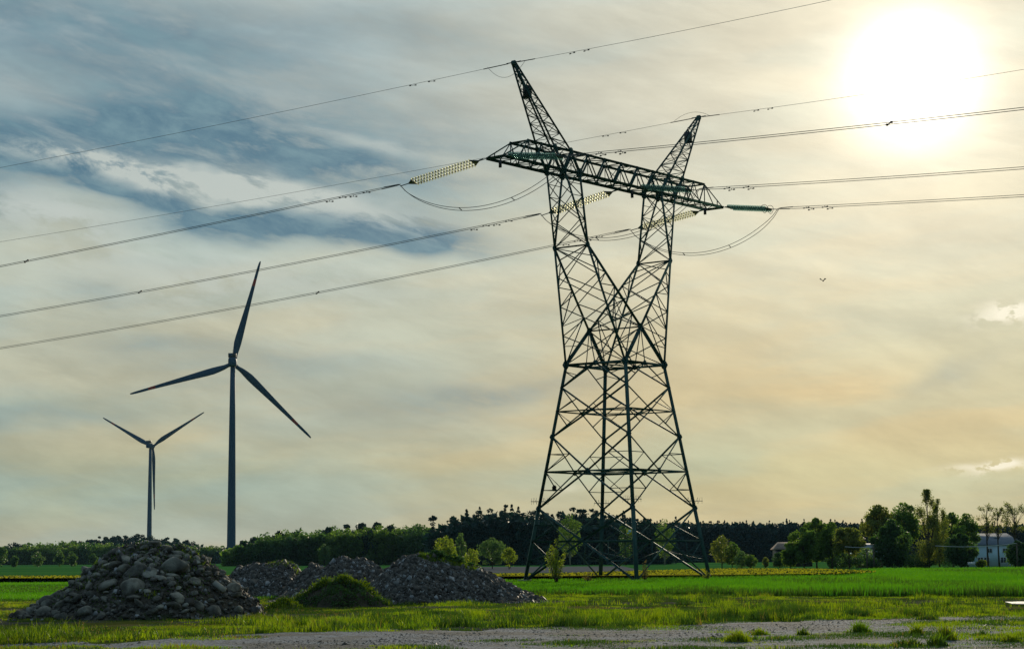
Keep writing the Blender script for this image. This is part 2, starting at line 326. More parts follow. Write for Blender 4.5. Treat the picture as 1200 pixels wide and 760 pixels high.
class MB:
    """collects simple solids into one mesh"""
    def __init__(s): s.v = []; s.f = {3: [], 4: []}; s.ng = []; s.n = 0
    def add(s, v, quads=(), tris=()):
        v = np.asarray(v, float); s.v.append(v)
        for q in quads: s.f[4].append([i+s.n for i in q])
        for t in tris: s.f[3].append([i+s.n for i in t])
        s.n += len(v)
    def box(s, c, sz, rz=0.):
        c = np.array(c, float); x, y, z = np.array(sz)/2
        v = np.array([(a, b, d) for d in (-z, z) for a, b in ((-x, -y), (x, -y), (x, y), (-x, y))])
        if rz: v[:, :2] = v[:, :2] @ np.array([[cos(rz), sin(rz)], [-sin(rz), cos(rz)]])
        s.add(v+c, [(0, 3, 2, 1), (4, 5, 6, 7), (0, 1, 5, 4), (1, 2, 6, 5), (2, 3, 7, 6), (3, 0, 4, 7)])
    def frame(s, a, b, ref=None):
        a, b = Vector(a), Vector(b); d = (b-a).normalized()
        r = Vector(ref) if ref is not None else Vector((0, 0, 1))
        if abs(d.dot(r.normalized())) > .97: r = Vector((1, 0, 0)) if abs(d.x) < .9 else Vector((0, 1, 0))
        u = d.cross(r).normalized(); return a, b, u, d.cross(u).normalized()
    def angle(s, a, b, w_, t=None, ref=None):
        """L-profile steel angle from a to b"""
        t = t or w_*.16; a, b, u, v = s.frame(a, b, ref)
        pr = [(0, 0), (w_, 0), (w_, t), (t, t), (t, w_), (0, w_)]; o = w_*.35
        V_ = [p+u*(x-o)+v*(y-o) for p in (a, b) for x, y in pr]
        s.add([tuple(q) for q in V_], [(i, (i+1) % 6, (i+1) % 6+6, i+6) for i in range(6)]+[(0, 3, 2, 1), (0, 5, 4, 3), (6, 7, 8, 9), (6, 9, 10, 11)])
    def tube(s, pts, rad, k=6, cap=True):
        pts = [Vector(p) for p in pts]; n = len(pts); rad = rad if hasattr(rad, '__len__') else [rad]*n
        V_ = []; u = None
        for i, p in enumerate(pts):
            d = (pts[min(i+1, n-1)]-pts[max(i-1, 0)]).normalized()
            if u is None or abs(u.dot(d)) > .95: u = d.cross(Vector((0, 0, 1)) if abs(d.z) < .9 else Vector((1, 0, 0))).normalized()
            u = (u-d*u.dot(d)).normalized(); v = d.cross(u)
            for j in range(k): a = 2*pi*j/k; V_.append(tuple(p+(u*cos(a)+v*sin(a))*rad[i]))
        q = [(i*k+j, i*k+(j+1) % k, (i+1)*k+(j+1) % k, (i+1)*k+j) for i in range(n-1) for j in range(k)]; t = []
        if cap:
            V_ += [tuple(pts[0]), tuple(pts[-1])]; c0, c1 = n*k, n*k+1
            t = [(c0, (j+1) % k, j) for j in range(k)]+[(c1, (n-1)*k+j, (n-1)*k+(j+1) % k) for j in range(k)]
        s.add(V_, q, t)
    def plate(s, c, nrm, r, th=.03, k=8):
        c = Vector(c); nn = Vector(nrm).normalized(); s.tube([c-nn*th/2, c+nn*th/2], r, k)
    def build(s, name, m_, parent=None, smooth=False, loc=None):
        return fast(name, np.concatenate(s.v), [s.f[4], s.f[3]], m_, parent, smooth=smooth, loc=loc)
def vnoise(x, y, seed=0):
    """smooth value noise, 0..1"""
    x = np.asarray(x, float); y = np.asarray(y, float); xi = np.floor(x).astype(np.int64); yi = np.floor(y).astype(np.int64); fx = x-xi; fy = y-yi
    def h(a, b):
        n = (a*374761393+b*668265263+seed*974711) & 0x7fffffff; n = ((n ^ (n >> 13))*1274126177) & 0x7fffffff; n = n ^ (n >> 16); return (n & 0xffff)/65535.
    fx = fx*fx*(3-2*fx); fy = fy*fy*(3-2*fy)
    return (h(xi, yi)*(1-fx)+h(xi+1, yi)*fx)*(1-fy)+(h(xi, yi+1)*(1-fx)+h(xi+1, yi+1)*fx)*fy
def fbm(x, y, seed=0, o=4):
    r = 0; a = .5; t = 0
    for i in range(o): r = r+a*vnoise(x*2**i+i*17.3, y*2**i-i*9.1, seed+i); t += a; a *= .55
    return r/t

# ============================================================ SETTING
def sheet(name, pts, m_, z, step=None):
    b = MB(); n = len(pts); me = bpy.data.meshes.new(name); me.from_pydata([(p[0], p[1], z) for p in pts], [], [list(range(n))]); me.materials.append(m_)
    if sum(pts[i][0]*pts[(i+1) % n][1]-pts[(i+1) % n][0]*pts[i][1] for i in range(n)) < 0: me.flip_normals()
    o = link(bpy.data.objects.new(name, me)); o['kind'] = 'structure'; return o
def strip(name, near, far, m_, z, zp=0., jit=0.):
    """sheet between two pixel polylines on the ground"""
    def dens(l):
        out = []
        for (x0, y0), (x1, y1) in zip(l[:-1], l[1:]):
            k = max(2, int(abs(x1-x0)/12))
            for i in range(k): t = i/k; out.append((x0+(x1-x0)*t, y0+(y1-y0)*t))
        out.append(l[-1]); return out
    a = [gpt(x, y, zp) for x, y in dens(near)]; b = [gpt(x, y, zp) for x, y in dens(far)]
    if jit:
        a = [Vector((p.x, p.y+jit*(float(fbm(p.x*.9, 3., 5))-.5)*2, p.z)) for p in a]; b = [Vector((p.x, p.y+jit*(float(fbm(p.x*.9, 8., 9))-.5)*2, p.z)) for p in b]
    return sheet(name, a+b[::-1], m_, z)
sheet('ground', [(-3500, -400), (3500, -400), (3500, 9000), (-3500, 9000)], M['ground'], 0)
strip('meadow', [(-260, 692), (400, 690), (800, 688), (1460, 684)], [(-260, 661.2), (400, 658.4), (800, 655.7), (1460, 651.5)], M['meadow'], .004)
crop_near = [(-300, 706), (0, 705), (300, 702), (560, 699), (640, 696.5), (720, 697), (840, 696.5), (900, 698.5), (1040, 699), (1200, 699.5), (1500, 701)]
crop_far = [(-300, 685), (0, 683), (400, 680.5), (640, 679), (840, 677), (960, 674), (1030, 668), (1200, 667), (1500, 666)]
strip('crop_field', crop_near, crop_far, M['cropsoil'], .008, jit=.5)
strip('ploughed_field', [(560, 671.2), (760, 669.8)], [(560, 663.8), (730, 663)], M['plough'], .010)
for q0, q1, q2, q3 in (((858, 667.7), (922, 667.2), (858, 666.7), (922, 666.2)), ((968, 668.9), (1013, 668.7), (968, 667.6), (1013, 667.5))):
    c0, c1, c2, c3 = [gpt(*q, .30) for q in (q0, q1, q3, q2)]; me = bpy.data.meshes.new('road'); me.from_pydata([(c.x, c.y, z) for z in (0, .30) for c in (c0, c1, c2, c3)], [], [(0, 3, 2, 1), (4, 5, 6, 7), (0, 1, 5, 4), (1, 2, 6, 5), (2, 3, 7, 6), (3, 0, 4, 7)]); me.materials.append(M['road']); o = link(bpy.data.objects.new('road', me)); o['kind'] = 'structure'
strip('gravel_track', [(-300, 800), (1500, 800)], [(-300, 757), (0, 755), (130, 752), (240, 746), (340, 741), (480, 738), (600, 737), (720, 735), (800, 733), (860, 730), (960, 727), (1080, 724), (1200, 721), (1500, 716)], M['gravel'], .012, jit=2.2)

# ============================================================ GRASSES
def blades(name, x, y, h, width, m_, z0=0., lean=.35, mi=None, label=None, cat='grass', per=1, spread=.06):
    n = len(x)*per; x = np.repeat(x, per)+rng.normal(0, spread, n); y = np.repeat(y, per)+rng.normal(0, spread, n); h = np.repeat(h, per)*rng.uniform(.6, 1.15, n)
    th = rng.uniform(0, pi, n); ld = rng.uniform(0, 2*pi, n); ll = rng.uniform(0, lean, n)*h; wd = width*rng.uniform(.6, 1.3, n) if np.isscalar(width) else np.repeat(width, per)*rng.uniform(.6, 1.3, n)
    z = np.full(n, z0) if np.isscalar(z0) else np.repeat(z0, per)
    c, s_ = np.cos(th)*wd/2, np.sin(th)*wd/2; lx, ly = np.cos(ld)*ll, np.sin(ld)*ll
    v = np.empty((n, 5, 3), np.float32)
    v[:, 0] = np.stack([x-c, y-s_, z-.01], 1); v[:, 1] = np.stack([x+c, y+s_, z-.01], 1)
    v[:, 2] = np.stack([x+c*.8+lx*.35, y+s_*.8+ly*.35, z+h*.55], 1); v[:, 3] = np.stack([x-c*.8+lx*.35, y-s_*.8+ly*.35, z+h*.55], 1)
    v[:, 4] = np.stack([x+lx, y+ly, z+h], 1)
    b = np.arange(n)[:, None]*5
    mm = None
    if mi is not None: mi = np.repeat(mi, per); mm = np.concatenate([mi, mi])
    o = fast(name, v.reshape(-1, 3), [b+np.array([[0, 1, 2, 3]]), b+np.array([[3, 2, 4]])], m_, mi=mm)
    if label: tag(o, label, cat, kind='stuff')
    return o
def scatter(n, d0, d1, power=1., margin=1.12):
    """points in the view wedge; density falls as d^-power"""
    u = rng.uniform(0, 1, n)
    k = 2-power
    d = (d0**k+(d1**k-d0**k)*u)**(1/k) if abs(k) > 1e-6 else d0*(d1/d0)**u
    px = rng.uniform(600-600*margin-60, 600+600*margin+60, n); x = (px-600)/F*d
    return x, d, px
def dlinez(px, line, z): return np.interp(px, np.array([a for a, _ in line], float), np.array([gpt(a, b, z).y for a, b in line]))
def ynear(px, line): return np.interp(px, [a for a, _ in line], [b for _, b in line])
def dline(px, line):
    """depth of a pixel polyline on the ground for each px"""
    out = np.interp(px, np.array([a for a, _ in line], float), np.array([gpt(a, b).y for a, b in line])); return out
gravel_far = [(-300, 757), (0, 755), (130, 752), (240, 746), (340, 741), (480, 738), (600, 737), (720, 735), (800, 733), (860, 730), (960, 727), (1080, 724), (1200, 721), (1500, 716)]
x, d, px = scatter(260000, 36, 100, 1.3)
dg = dline(px, gravel_far); dc = dline(px, crop_near)
lush = fbm(x*.25, d*.12, 3); pat = .55*fbm(x*.14, d*.30, 11)+.45*fbm(x*.9, d*.5, 12)
cen = np.exp(-((px-640)/330)**2)
dens = np.clip((pat-.42)*5+.05+.45*cen*np.exp(-((d-dg-4)/5)**2)-.8*np.exp(-((px-690)/170)**2)*np.exp(-((d-74)/6)**2), 0, 1)
left_bare = np.exp(-((d-53)/2.5)**2)*(px < 330)*.7
ongr = d < dg
isl = fbm(x*.30, d*.42, 21)
keep = np.where(ongr, (isl > np.where(px > 640, .485, .565)) & (rng.uniform(0, 1, len(x)) < .5), rng.uniform(0, 1, len(x)) < dens-left_bare) & (d < dc+1) & ~((px > 1168) & (d > 58) & (d < 74.5))
x, d, px, lush, cen, dg, ongr, pat = [q[keep] for q in (x, d, px, lush, cen, dg, ongr, pat)]; isl = isl[keep]
clm = fbm(x*1.9, d*.9, 77)
h = .03+.03*lush+.30*np.clip((lush-.34)*3, .1, 1)*np.clip((clm-.52)*6.5, 0, 1.15)*(.30+.70*np.clip(cen+.35*(px > 700), 0, 1))
h = np.where(ongr, .025+.10*np.clip((isl-.53)*5, 0, 1)*rng.uniform(.4, 1.3, len(x)), h)
hue = fbm(x*.9+40, d*.5, 91)
mi = np.where(rng.uniform(0, 1, len(x)) < .10*(px < 400)+.03, 1, np.where(hue+rng.normal(0, .05, len(x)) > .475, 2, 0))
blades('verge_grass', x, d, h, .014, [M['grass'], M['straw'], M['grass_dark']], mi=mi, per=4, spread=.07, label='patchy green grass and weeds between the track and the crop field', lean=.6)
# tall clumps standing out of the verge
def tuftsite(px_, py_): g = gpt(px_, py_); return g.x, g.y
cx, cy, ch = [], [], []
for _ in range(240):
    p_ = rng.uniform(-20, 1220); yy = ynear(p_, gravel_far)-rng.uniform(1, 30)*(1 if p_ > 500 else .5)
    g = gpt(p_, yy)
    if float(fbm(g.x*.25, g.y*.12, 3)) < .45: continue
    k = rng.integers(12, 45); r_ = rng.uniform(.10, .35)
    cx += list(g.x+rng.normal(0, r_, k)); cy += list(g.y+rng.normal(0, r_, k)); ch += list(rng.uniform(.12, .32)*rng.uniform(.5, 1.1, k))
blades('tall_verge_grass', np.array(cx), np.array(cy), np.array(ch), .014, [M['grass'], M['grass_dark']], mi=(rng.uniform(0, 1, len(cx)) < .4).astype(int), per=3, spread=.05, label='clumps of longer grass rising out of the verge', lean=.7)
# dandelions in the verge
x, d, px = scatter(5200, 38, 84, 1.2)
k = (d > dline(px, gravel_far)-.5) & (fbm(x*.5, d*.5, 33) > .5)
blades('yellow_verge_flowers', x[k], d[k], rng.uniform(.02, .07, k.sum()), .022, M['rape_flower'], per=1, label='tiny yellow flowers scattered through the verge grass', cat='flowers')
# young wheat
x, d, px = scatter(230000, 80, 255, 2.0)
dn = dline(px, crop_near); df = dline(px, crop_far)
k = (d > dn+.8*(fbm(x*.7, d*.1, 2)-.5)) & (d < df) & ((px > 560) | (fbm(x*.3, d*.3, 8) > .3))
x, d, px = x[k], d[k], px[k]
hh = np.interp(px, [0, 420, 560, 700, 860, 1200], [.12, .14, .18, .24, .34, .34])*(1+.7*(fbm(x*.16, d*.09, 44)-.5))*np.where(d < dline(px, crop_near)+2.5, rng.uniform(.7, 1.35, len(x)), rng.uniform(.75, 1.15, len(x)))
front = (d < dline(px, crop_near)+2.2) & (rng.uniform(0, 1, len(x)) < .75) | (fbm(x*.10, d*.035, 61) > .60) & (rng.uniform(0, 1, len(x)) < .5)  # dark grass along the near edge imitates the crop's shaded side; noise adds streaks
blades('crop_rows', x, d, hh, .02+.00018*d, [M['crop'], M['grass_dark']], mi=front.astype(int), per=3, spread=.15, label='dense young green wheat filling the field', cat='crop', lean=.3)
# rapeseed strip
rn = [(-300, 677), (0, 676), (400, 674.5), (640, 673.4), (840, 672.2), (950, 670.6), (1015, 668.6)]
rf = [(-300, 675), (0, 673.8), (400, 672.2), (640, 670.6), (740, 667.8), (840, 665.2), (950, 665.2), (1015, 667.4)]
strip('rapeseed_floor', rn, rf, M['rapefloor'], .36, .42)
x, d, px = scatter(120000, 150, 420, 1.6); k = (d > dlinez(px, rn, .42)) & (d < dlinez(px, rf, .42)) & (px < 1015) ; x, d, px = x[k], d[k], px[k]
blades('rapeseed_stems', x, d, np.full(len(x), .34), .10, M['rape_stem'], per=2, spread=.2, label='dark green stems along the near edge of the yellow rapeseed strip', cat='crop')
nf = len(x); z0 = rng.uniform(.27, .37, nf)
blades('rapeseed_flowers', x, d, np.full(nf, .09), .16, [M['rape_flower'], M['rape_stem']], z0=z0, mi=(rng.uniform(0, 1, nf*2) < .32).astype(int)[:nf], per=2, spread=.25, label='yellow blossom of the rapeseed strip crossing behind the pylon', cat='flowers')

# ============================================================ TREES
def cards(c, size, ms=0.):
    """random leaf-spray quads at centres c"""
    n = len(c); a = rng.normal(size=(n, 3)); a /= np.linalg.norm(a, axis=1)[:, None]; b = rng.normal(size=(n, 3)); b -= a*(a*b).sum(1)[:, None]; b /= np.linalg.norm(b, axis=1)[:, None]
    s_ = (np.full(n, size) if np.isscalar(size) else size)*rng.uniform(.6, 1.3, n); a = a*s_[:, None]*.5; b = b*s_[:, None]*.32
    v = np.empty((n, 4, 3)); v[:, 0] = c-a; v[:, 1] = c-b*1.0; v[:, 2] = c+a; v[:, 3] = c+b*1.0
    return v.reshape(-1, 3), np.arange(n*4).reshape(n, 4)
def crown_round(h, wd, base, n, nc=14, clump=.17, squash=1., seedtop=0.):
    """clumps spread over an uneven ellipsoid; returns card centres and the clump centres"""
    cz = (h+base)/2; hz = (h-base)/2; cs = []
    for i in range(nc):
        t = rng.uniform(0, 2*pi); z = rng.uniform(-.9, .85); r = sqrt(max(0, 1-z*z))*rng.uniform(.35, .85)
        cs.append((cos(t)*r*wd/2, sin(t)*r*wd/2, cz+z*hz*.85))
    nb = int(n*.38); cs = np.array(cs+[(0, 0, h-clump*h*.5)]); n0 = n; n = n-nb; k = rng.integers(0, len(cs), n); rad = clump*(wd+h)/2*rng.uniform(.6, 1.15, len(cs))
    g = rng.normal(size=(n, 3)); g /= np.linalg.norm(g, axis=1)[:, None]; g *= (rng.uniform(.25, 1, n)**.45)[:, None]
    p = cs[k]+g*rad[k][:, None]*np.array([1, 1, .8])
    g = rng.normal(size=(nb*2, 3)); g /= np.linalg.norm(g, axis=1)[:, None]; g *= (rng.uniform(.1, 1, nb*2)**.4)[:, None]*rng.uniform(.75, 1.05, (nb*2, 1)); b_ = g*np.array([wd/2*.92, wd/2*.92, hz*.95])+np.array([0, 0, cz])
    sd0 = int(rng.integers(0, 9999)); keep_ = fbm(b_[:, 0]*4/wd+b_[:, 1]*2.3/wd, b_[:, 2]*4/wd+b_[:, 1]*1.7/wd, sd0) > .47; p = np.concatenate([p, b_[keep_][:nb]])
    p[:, 2] = np.clip(p[:, 2], base*.6, h*1.02); return p, cs
def crown_pine(h, wd, n, bare=.45):
    cs = []; rads = []
    for i in range(9):
        z = rng.uniform(bare+.08, .93); t = rng.uniform(0, 2*pi); r = wd/2*rng.uniform(.2, .75)*(1.15-z*.6); cs.append((cos(t)*r, sin(t)*r, z*h)); rads.append(wd*rng.uniform(.16, .30))
    cs.append((0, 0, h*.95)); rads.append(wd*.16); cs = np.array(cs); rads = np.array(rads); k = rng.integers(0, len(cs), n)
    g = rng.normal(size=(n, 3)); g /= np.linalg.norm(g, axis=1)[:, None]; g *= (rng.uniform(.2, 1, n)**.5)[:, None]
    return cs[k]+g*rads[k][:, None]*np.array([1, 1, .62]), cs
def crown_spruce(h, wd, n, base=.04):
    z = base+(1-base)*rng.uniform(0, 1, n)**1.15; lay = np.floor(z*16)/16*.55+z*.45+rng.uniform(0, .03, n); t = rng.uniform(0, 2*pi, n)
    r = (1-lay)*wd/2*np.sqrt(rng.uniform(.05, 1, n))*(1+.25*np.sin(t*5+lay*40)); return np.stack([np.cos(t)*r, np.sin(t)*r, np.minimum(lay*h+.12*(wd/2-r)*.3, h*.995)], 1), None
def forest(name, label, prof, d0, rows, step, kinds, m_list, n=900, card=.5, back=450, fill=.8):
    """prof: skyline pixels (x, y). one mass of many trees"""
    V_, F_, MI = [], [], []; off = 0; xs = np.array([a for a, _ in prof]); ys = np.array([b for _, b in prof])
    for r_ in range(rows):
        dd = d0+r_*step*1.6
        x0, x1 = xat(xs[0], dd), xat(xs[-1], dd); xx = x0
        while xx < x1:
            dj = dd+rng.uniform(-.5, .5)*step; px_ = 600+xx/dj*F; ht = hat(px_, float(np.interp(px_, xs, ys)), dj)*rng.uniform(.84, 1.03)*(1 if r_ else .93)
            k = kinds[rng.integers(0, len(kinds))]; nn = n if r_ < 2 else back; cz = card if r_ < 2 else card*1.6
            wd = step*rng.uniform(1.0, 1.5)
            if k == 'pine': p, _ = crown_pine(ht, wd*1.15, nn, .25); mi_ = 0
            elif k == 'spruce': p, _ = crown_spruce(ht*rng.uniform(.955, 1.045), wd*2.1, int(nn*1.2)); mi_ = 0
            else: p, _ = crown_round(ht, wd*1.25, ht*.06, nn, 12, .2); mi_ = 1 if rng.uniform() < .6 else len(m_list)-1
            q = p.copy(); q[:, 0] += xx; q[:, 1] += dj
            # undergrowth closes the foot of the wood
            nu = int(nn*.75); u = np.stack([xx+rng.uniform(-step, step, nu), dj+rng.uniform(-step*.3, step*.3, nu), ht*fill*rng.uniform(0, 1, nu)**(1.15 if fill < .85 else .8)], 1); big = np.stack([xx+rng.uniform(-step, step, 110), dj+rng.uniform(0, step*.3, 110), ht*min(.9, fill+.03)*rng.uniform(0, 1, 110)], 1)
            q = np.concatenate([q, u, big]); cz = np.concatenate([np.full(len(q)-110, cz), np.full(110, 2.3)])
            v, f = cards(q, cz); V_.append(v); F_.append(f+off); off += len(v); MI.append(np.full(len(f), mi_)); xx += step*rng.uniform(.7, 1.2)
    o = fast(name, np.concatenate(V_), np.concatenate(F_), m_list, mi=np.concatenate(MI)); return tag(o, label, 'forest', kind='stuff')
forest('distant_forest', 'distant wood of mixed trees low on the left horizon behind the turbines', [(-160, 640), (0, 637), (60, 635), (100, 633), (150, 636), (265, 640), (320, 640)], 1010, 3, 6.0, ['pine', 'round', 'round', 'round'], [M['pine'], M['decid_dark'], M['decid']], 700, .9)
forest('hilltop_pines', 'darker pine wood rising highest on the left horizon above the stone pile', [(85, 634), (105, 629), (130, 626), (155, 624.5), (175, 627), (205, 628), (218, 632), (235, 637)], 1100, 3, 5.0, ['pine'], [M['pine'], M['pine']], 600, .8)
forest('broadleaf_wood', 'green broadleaf wood behind the gravel heaps, left of the pylon', [(278, 641), (284, 634), (292, 630), (315, 622), (350, 618), (400, 614), (450, 612), (480, 611), (500, 618), (520, 616)], 560, 4, 4.0, ['round', 'round', 'round', 'pine'], [M['pine'], M['decid_dark'], M['decid']], 900, .55)
forest('pine_forest', 'tall dark pine forest directly behind the pylon', [(516, 618), (522, 606), (545, 598), (575, 591), (610, 590), (640, 596), (690, 594), (730, 599), (760, 607), (775, 612)], 480, 4, 3.3, ['pine', 'pine', 'spruce'], [M['pine'], M['pine']], 900, .42)
forest('spruce_forest', 'even dark spruce forest with spiky tops right of the pylon', [(755, 608), (800, 608), (860, 609), (930, 609), (1000, 608), (1080, 610), (1160, 612), (1260, 611)], 620, 4, 2.7, ['spruce'], [M['spruce'], M['spruce']], 620, .40, 300, .90)
def limb(mb, p0, p1, r0, r1, bend=.08, k=5):
    p0, p1 = Vector(p0), Vector(p1); L = (p1-p0).length; pts = []; rr = []
    off = Vector(rng.normal(0, bend*L, 3))
    for i in range(5): t = i/4; pts.append(p0.lerp(p1, t)+off*(4*t*(1-t))*.5); rr.append(r0+(r1-r0)*t)
    mb.tube(pts, rr, k)
def tree(name, px_, top, d, wpx, kind, leaf, label, cat='tree', group=None, n=2600, card=.34, trunk='bark', base=.22, nc=24, clump=.13, basez=0.):
    x = xat(px_, d); h = hat(px_, top, d)-basez; wd = wpx/F*d
    e = empty(name, (x, d, basez), 0, label, cat, group)
    tb = MB(); cs = None; r0 = max(.06, h*.018)
    if kind == 'round': p, cs = crown_round(h, wd, h*base, n, nc, clump)
    elif kind == 'pine': p, cs = crown_pine(h, wd, n, base)
    elif kind == 'spruce': p, _ = crown_spruce(h, wd, n); p = p+rng.normal(0, wd*.045, p.shape)*(1-p[:, 2:3]/h*.6); p[:, 2] = np.clip(p[:, 2], .05, h)
    elif kind == 'poplar':
        cs = []
        for i in range(26):
            z = rng.uniform(.12, .97); t = rng.uniform(0, 2*pi); r = wd/2*min(1, (1.06-z)*2.1)*(.45+.55*min(1, z*3))*rng.uniform(.25, .85); cs.append((cos(t)*r, sin(t)*r, z*h))
        cs.append((0, 0, h*.97)); cs = np.array(cs); k = rng.integers(0, len(cs), n); g = rng.normal(size=(n, 3)); tz = np.clip(1.12-cs[k][:, 2:3]/h, .34, 1); p = cs[k]+g*np.concatenate([wd*.15*tz, wd*.15*tz, np.full((n, 1), h*.04)], 1); q_ = p[:, 2] > h; p[q_, 2] = h-rng.uniform(0, .06, q_.sum())*h; p[q_, :2] *= .3
    elif kind == 'bare':
        cs = []
        for i in range(26):
            z = rng.uniform(.55, .98); t = rng.uniform(0, 2*pi); r = wd/2*sqrt(max(.05, 1-((z-.78)/.26)**2))*rng.uniform(.3, 1); cs.append((cos(t)*r, sin(t)*r, z*h))
        cs = np.array(cs); k = rng.integers(0, len(cs), n); p = cs[k]+rng.normal(size=(n, 3))*wd*.055
    if kind in ('round', 'pine', 'spruce', 'bare', 'poplar'):
        lean = Vector((rng.normal(0, .02)*h, 0, 0)); tp = Vector((lean.x, 0, h*.9)); limb(tb, (0, 0, -.1), tp, r0*(.55 if kind == 'poplar' else 1), r0*.2, .015, 7)
        if cs is not None:
            for c in cs:
                z0 = max(h*.12, c[2]-(abs(c[0])+abs(c[1]))*(.9 if kind != 'poplar' else 3.2)-h*.04); z0 = min(z0, h*.85)
                limb(tb, (lean.x*z0/h, 0, z0), c, r0*.45*(1-z0/h*.7), r0*.10, .06)
                if kind == 'bare':
                    for _ in range(7): limb(tb, Vector(c)*.9+Vector((0, 0, h*.05)), Vector(c)+Vector(rng.normal(0, wd*.11, 3)), r0*.12, r0*.04, .1, 4)
    if tb.n: tb.build('trunk', M[trunk], e)
    v, f = cards(p, card); fast('crown', v, f, M[leaf], e); return e
def shrub(name, px_, top, d, wpx, leaf, label, cat='shrub', group=None, n=1500, card=.22, basez=0., stems=6):
    x = xat(px_, d); h = max(.15, hat(px_, top, d)-basez); wd = wpx/F*d; e = empty(name, (x, d, basez), 0, label, cat, group)
    p, cs = crown_round(h, wd, 0., n, 9, .24); p[:, 2] = np.clip(p[:, 2], .02, None); v, f = cards(p, card)
    tb = MB()
    for c in cs[:stems]: limb(tb, (rng.normal(0, wd*.05), 0, -.03), c, .03, .008)
    tb.build('stems', M['bark'], e); fast('foliage', v, f, M[leaf], e); return e
# small trees before the distant wood
g_ = 'young trees lined up before the left wood'
for i, (a, b, c_, lab) in enumerate([(2, 640, 18, 'large rounded tree cut by the left edge of the picture'), (17, 651, 11, 'smallest bush-like tree near the left edge before the distant wood'), (44, 646, 16, 'broad domed young tree, third from the left before the distant wood'),
                       (70, 645, 11, 'slim young tree, left one of a close pair before the distant wood'), (84, 645.5, 13, 'rounder young tree, right one of a close pair before the distant wood'), (109, 648, 10, 'small pale tree just left of the big stone pile')]):
    tree('field_tree', a, b, 640, c_, 'round', 'teal', lab, 'tree', g_, 1100, .5, base=.05, nc=9, clump=.24)
# the lone pine sticking out between two woods
tree('lone_pine', 508, 602, 500, 13, 'pine', 'pine', 'thin pine standing alone in the gap between the two woods', n=900, card=.4, base=.5)
tree('edge_bush_tree', 380, 636, 540, 18, 'round', 'teal', 'faint grey-green tree at the foot of the broadleaf wood', n=1200, card=.45, base=.05)
# behind the heaps and the pylon
tree('yellow_tree', 522, 627, 330, 32, 'round', 'spring', 'yellow-green tree behind the crest of the gravel heap', n=2200, card=.3, base=.1)
tree('birch_tree', 540, 623, 345, 16, 'round', 'teal', 'narrow pale tree between the yellow tree and the round willow', trunk='birchbark', n=1300, card=.3, base=.1)
tree('round_willow', 577, 630, 320, 46, 'round', 'teal', 'broad round willow standing alone left of the pylon', n=5200, card=.22, base=.10, nc=26, clump=.13)
shrub('yellow_bush', 552, 642, 300, 20, 'spring', 'bright yellow-green bush left of the round willow')
shrub('willow_side_bush', 597, 641, 310, 18, 'spring', 'yellowish bush against the right side of the round willow')
tree('tall_birch', 668, 601, 430, 34, 'round', 'decid', 'tall light green birch behind the left half of the pylon', trunk='birchbark', n=3200, card=.3, base=.15)
tree('forest_edge_birch', 779, 607, 430, 26, 'round', 'decid', 'light green birch before the pine forest, behind the right pylon legs', trunk='birchbark', n=2300, card=.3, base=.1)
tree('slim_forest_birch', 733, 612, 440, 20, 'round', 'decid_dark', 'slim green tree at the forest edge behind the pylon middle', n=1700, card=.3, base=.1)
tree('olive_tree', 846, 627, 300, 34, 'round', 'olive', 'thin olive-green tree right of the pylon, left of three bushes', n=2600, card=.24, base=.12, nc=18, clump=.15)
tree('upright_bush_tree', 858, 634, 300, 22, 'round', 'decid', 'denser green tree behind the olive tree', n=1800, card=.24, base=.02)
shrub('round_bush', 869, 645, 295, 20, 'teal', 'round grey-green bush beside the olive tree')
shrub('low_round_bush', 880, 650, 292, 17, 'decid', 'low round bush, rightmost of the clump beside the pylon')
# farmyard trees
DT = 262
tree('sapling_tree', 897, 652, DT, 8, 'round', 'olive', 'tiny sapling between the round bushes and the farmyard trees', n=757, card=.2, base=.1)
tree('yard_tree', 926, 634, DT, 23, 'round', 'decid', 'short tree at the left end of the farmyard trees, below the brown roof', n=3414, card=.3, base=.05)
tree('yard_tree', 942, 617, DT-2, 40, 'round', 'decid', 'light green tree before the brown roof', n=6069, card=.3, base=.08)
tree('yard_tree', 957, 606, DT+6, 40, 'round', 'decid', 'tallest tree of the left farmyard clump', n=7209, card=.3, base=.1)
tree('yard_tree', 975, 612, DT+3, 35, 'round', 'decid', 'green tree with visible trunk right of the tallest one in the left clump', n=5311, card=.3, base=.2)
tree('yard_tree', 995, 617, DT-3, 44, 'round', 'olive', 'olive tree with open crown at the right end of the left clump', n=4363, card=.3, base=.3, clump=.14)
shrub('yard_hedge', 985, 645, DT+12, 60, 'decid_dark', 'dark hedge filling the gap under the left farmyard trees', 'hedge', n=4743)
tree('tall_oak', 1030, 590, DT+14, 40, 'round', 'olive', 'tall tree with golden-edged crown left of the dark dense tree', n=6069, card=.3, base=.35)
tree('tall_oak', 1060, 588, DT+18, 44, 'round', 'decid', 'tall broad tree behind the right shoulder of the dark dense tree', n=7209, card=.3, base=.3)
tree('dense_tree', 1046, 609, DT-8, 54, 'round', 'decid_dark', 'dark broad dense tree in the middle of the farmyard group', n=13280, card=.3, base=0, nc=30, clump=.11)
tree('poplar', 1089, 573, DT, 36, 'poplar', 'olive', 'tall narrow poplar, the highest of the farmyard trees', n=7588, card=.20)
tree('poplar', 1101, 584, DT+3, 30, 'poplar', 'olive', 'second narrow poplar just right of the highest one', n=4932, card=.20)
tree('leafy_tree', 1117, 599, DT+16, 35, 'round', 'decid', 'rounded green tree right of the poplars', n=4932, card=.3, base=.2)
tree('leafy_tree', 1134, 600, DT+20, 33, 'round', 'decid', 'green tree between the poplars and the bare trees', n=4552, card=.3, base=.2)
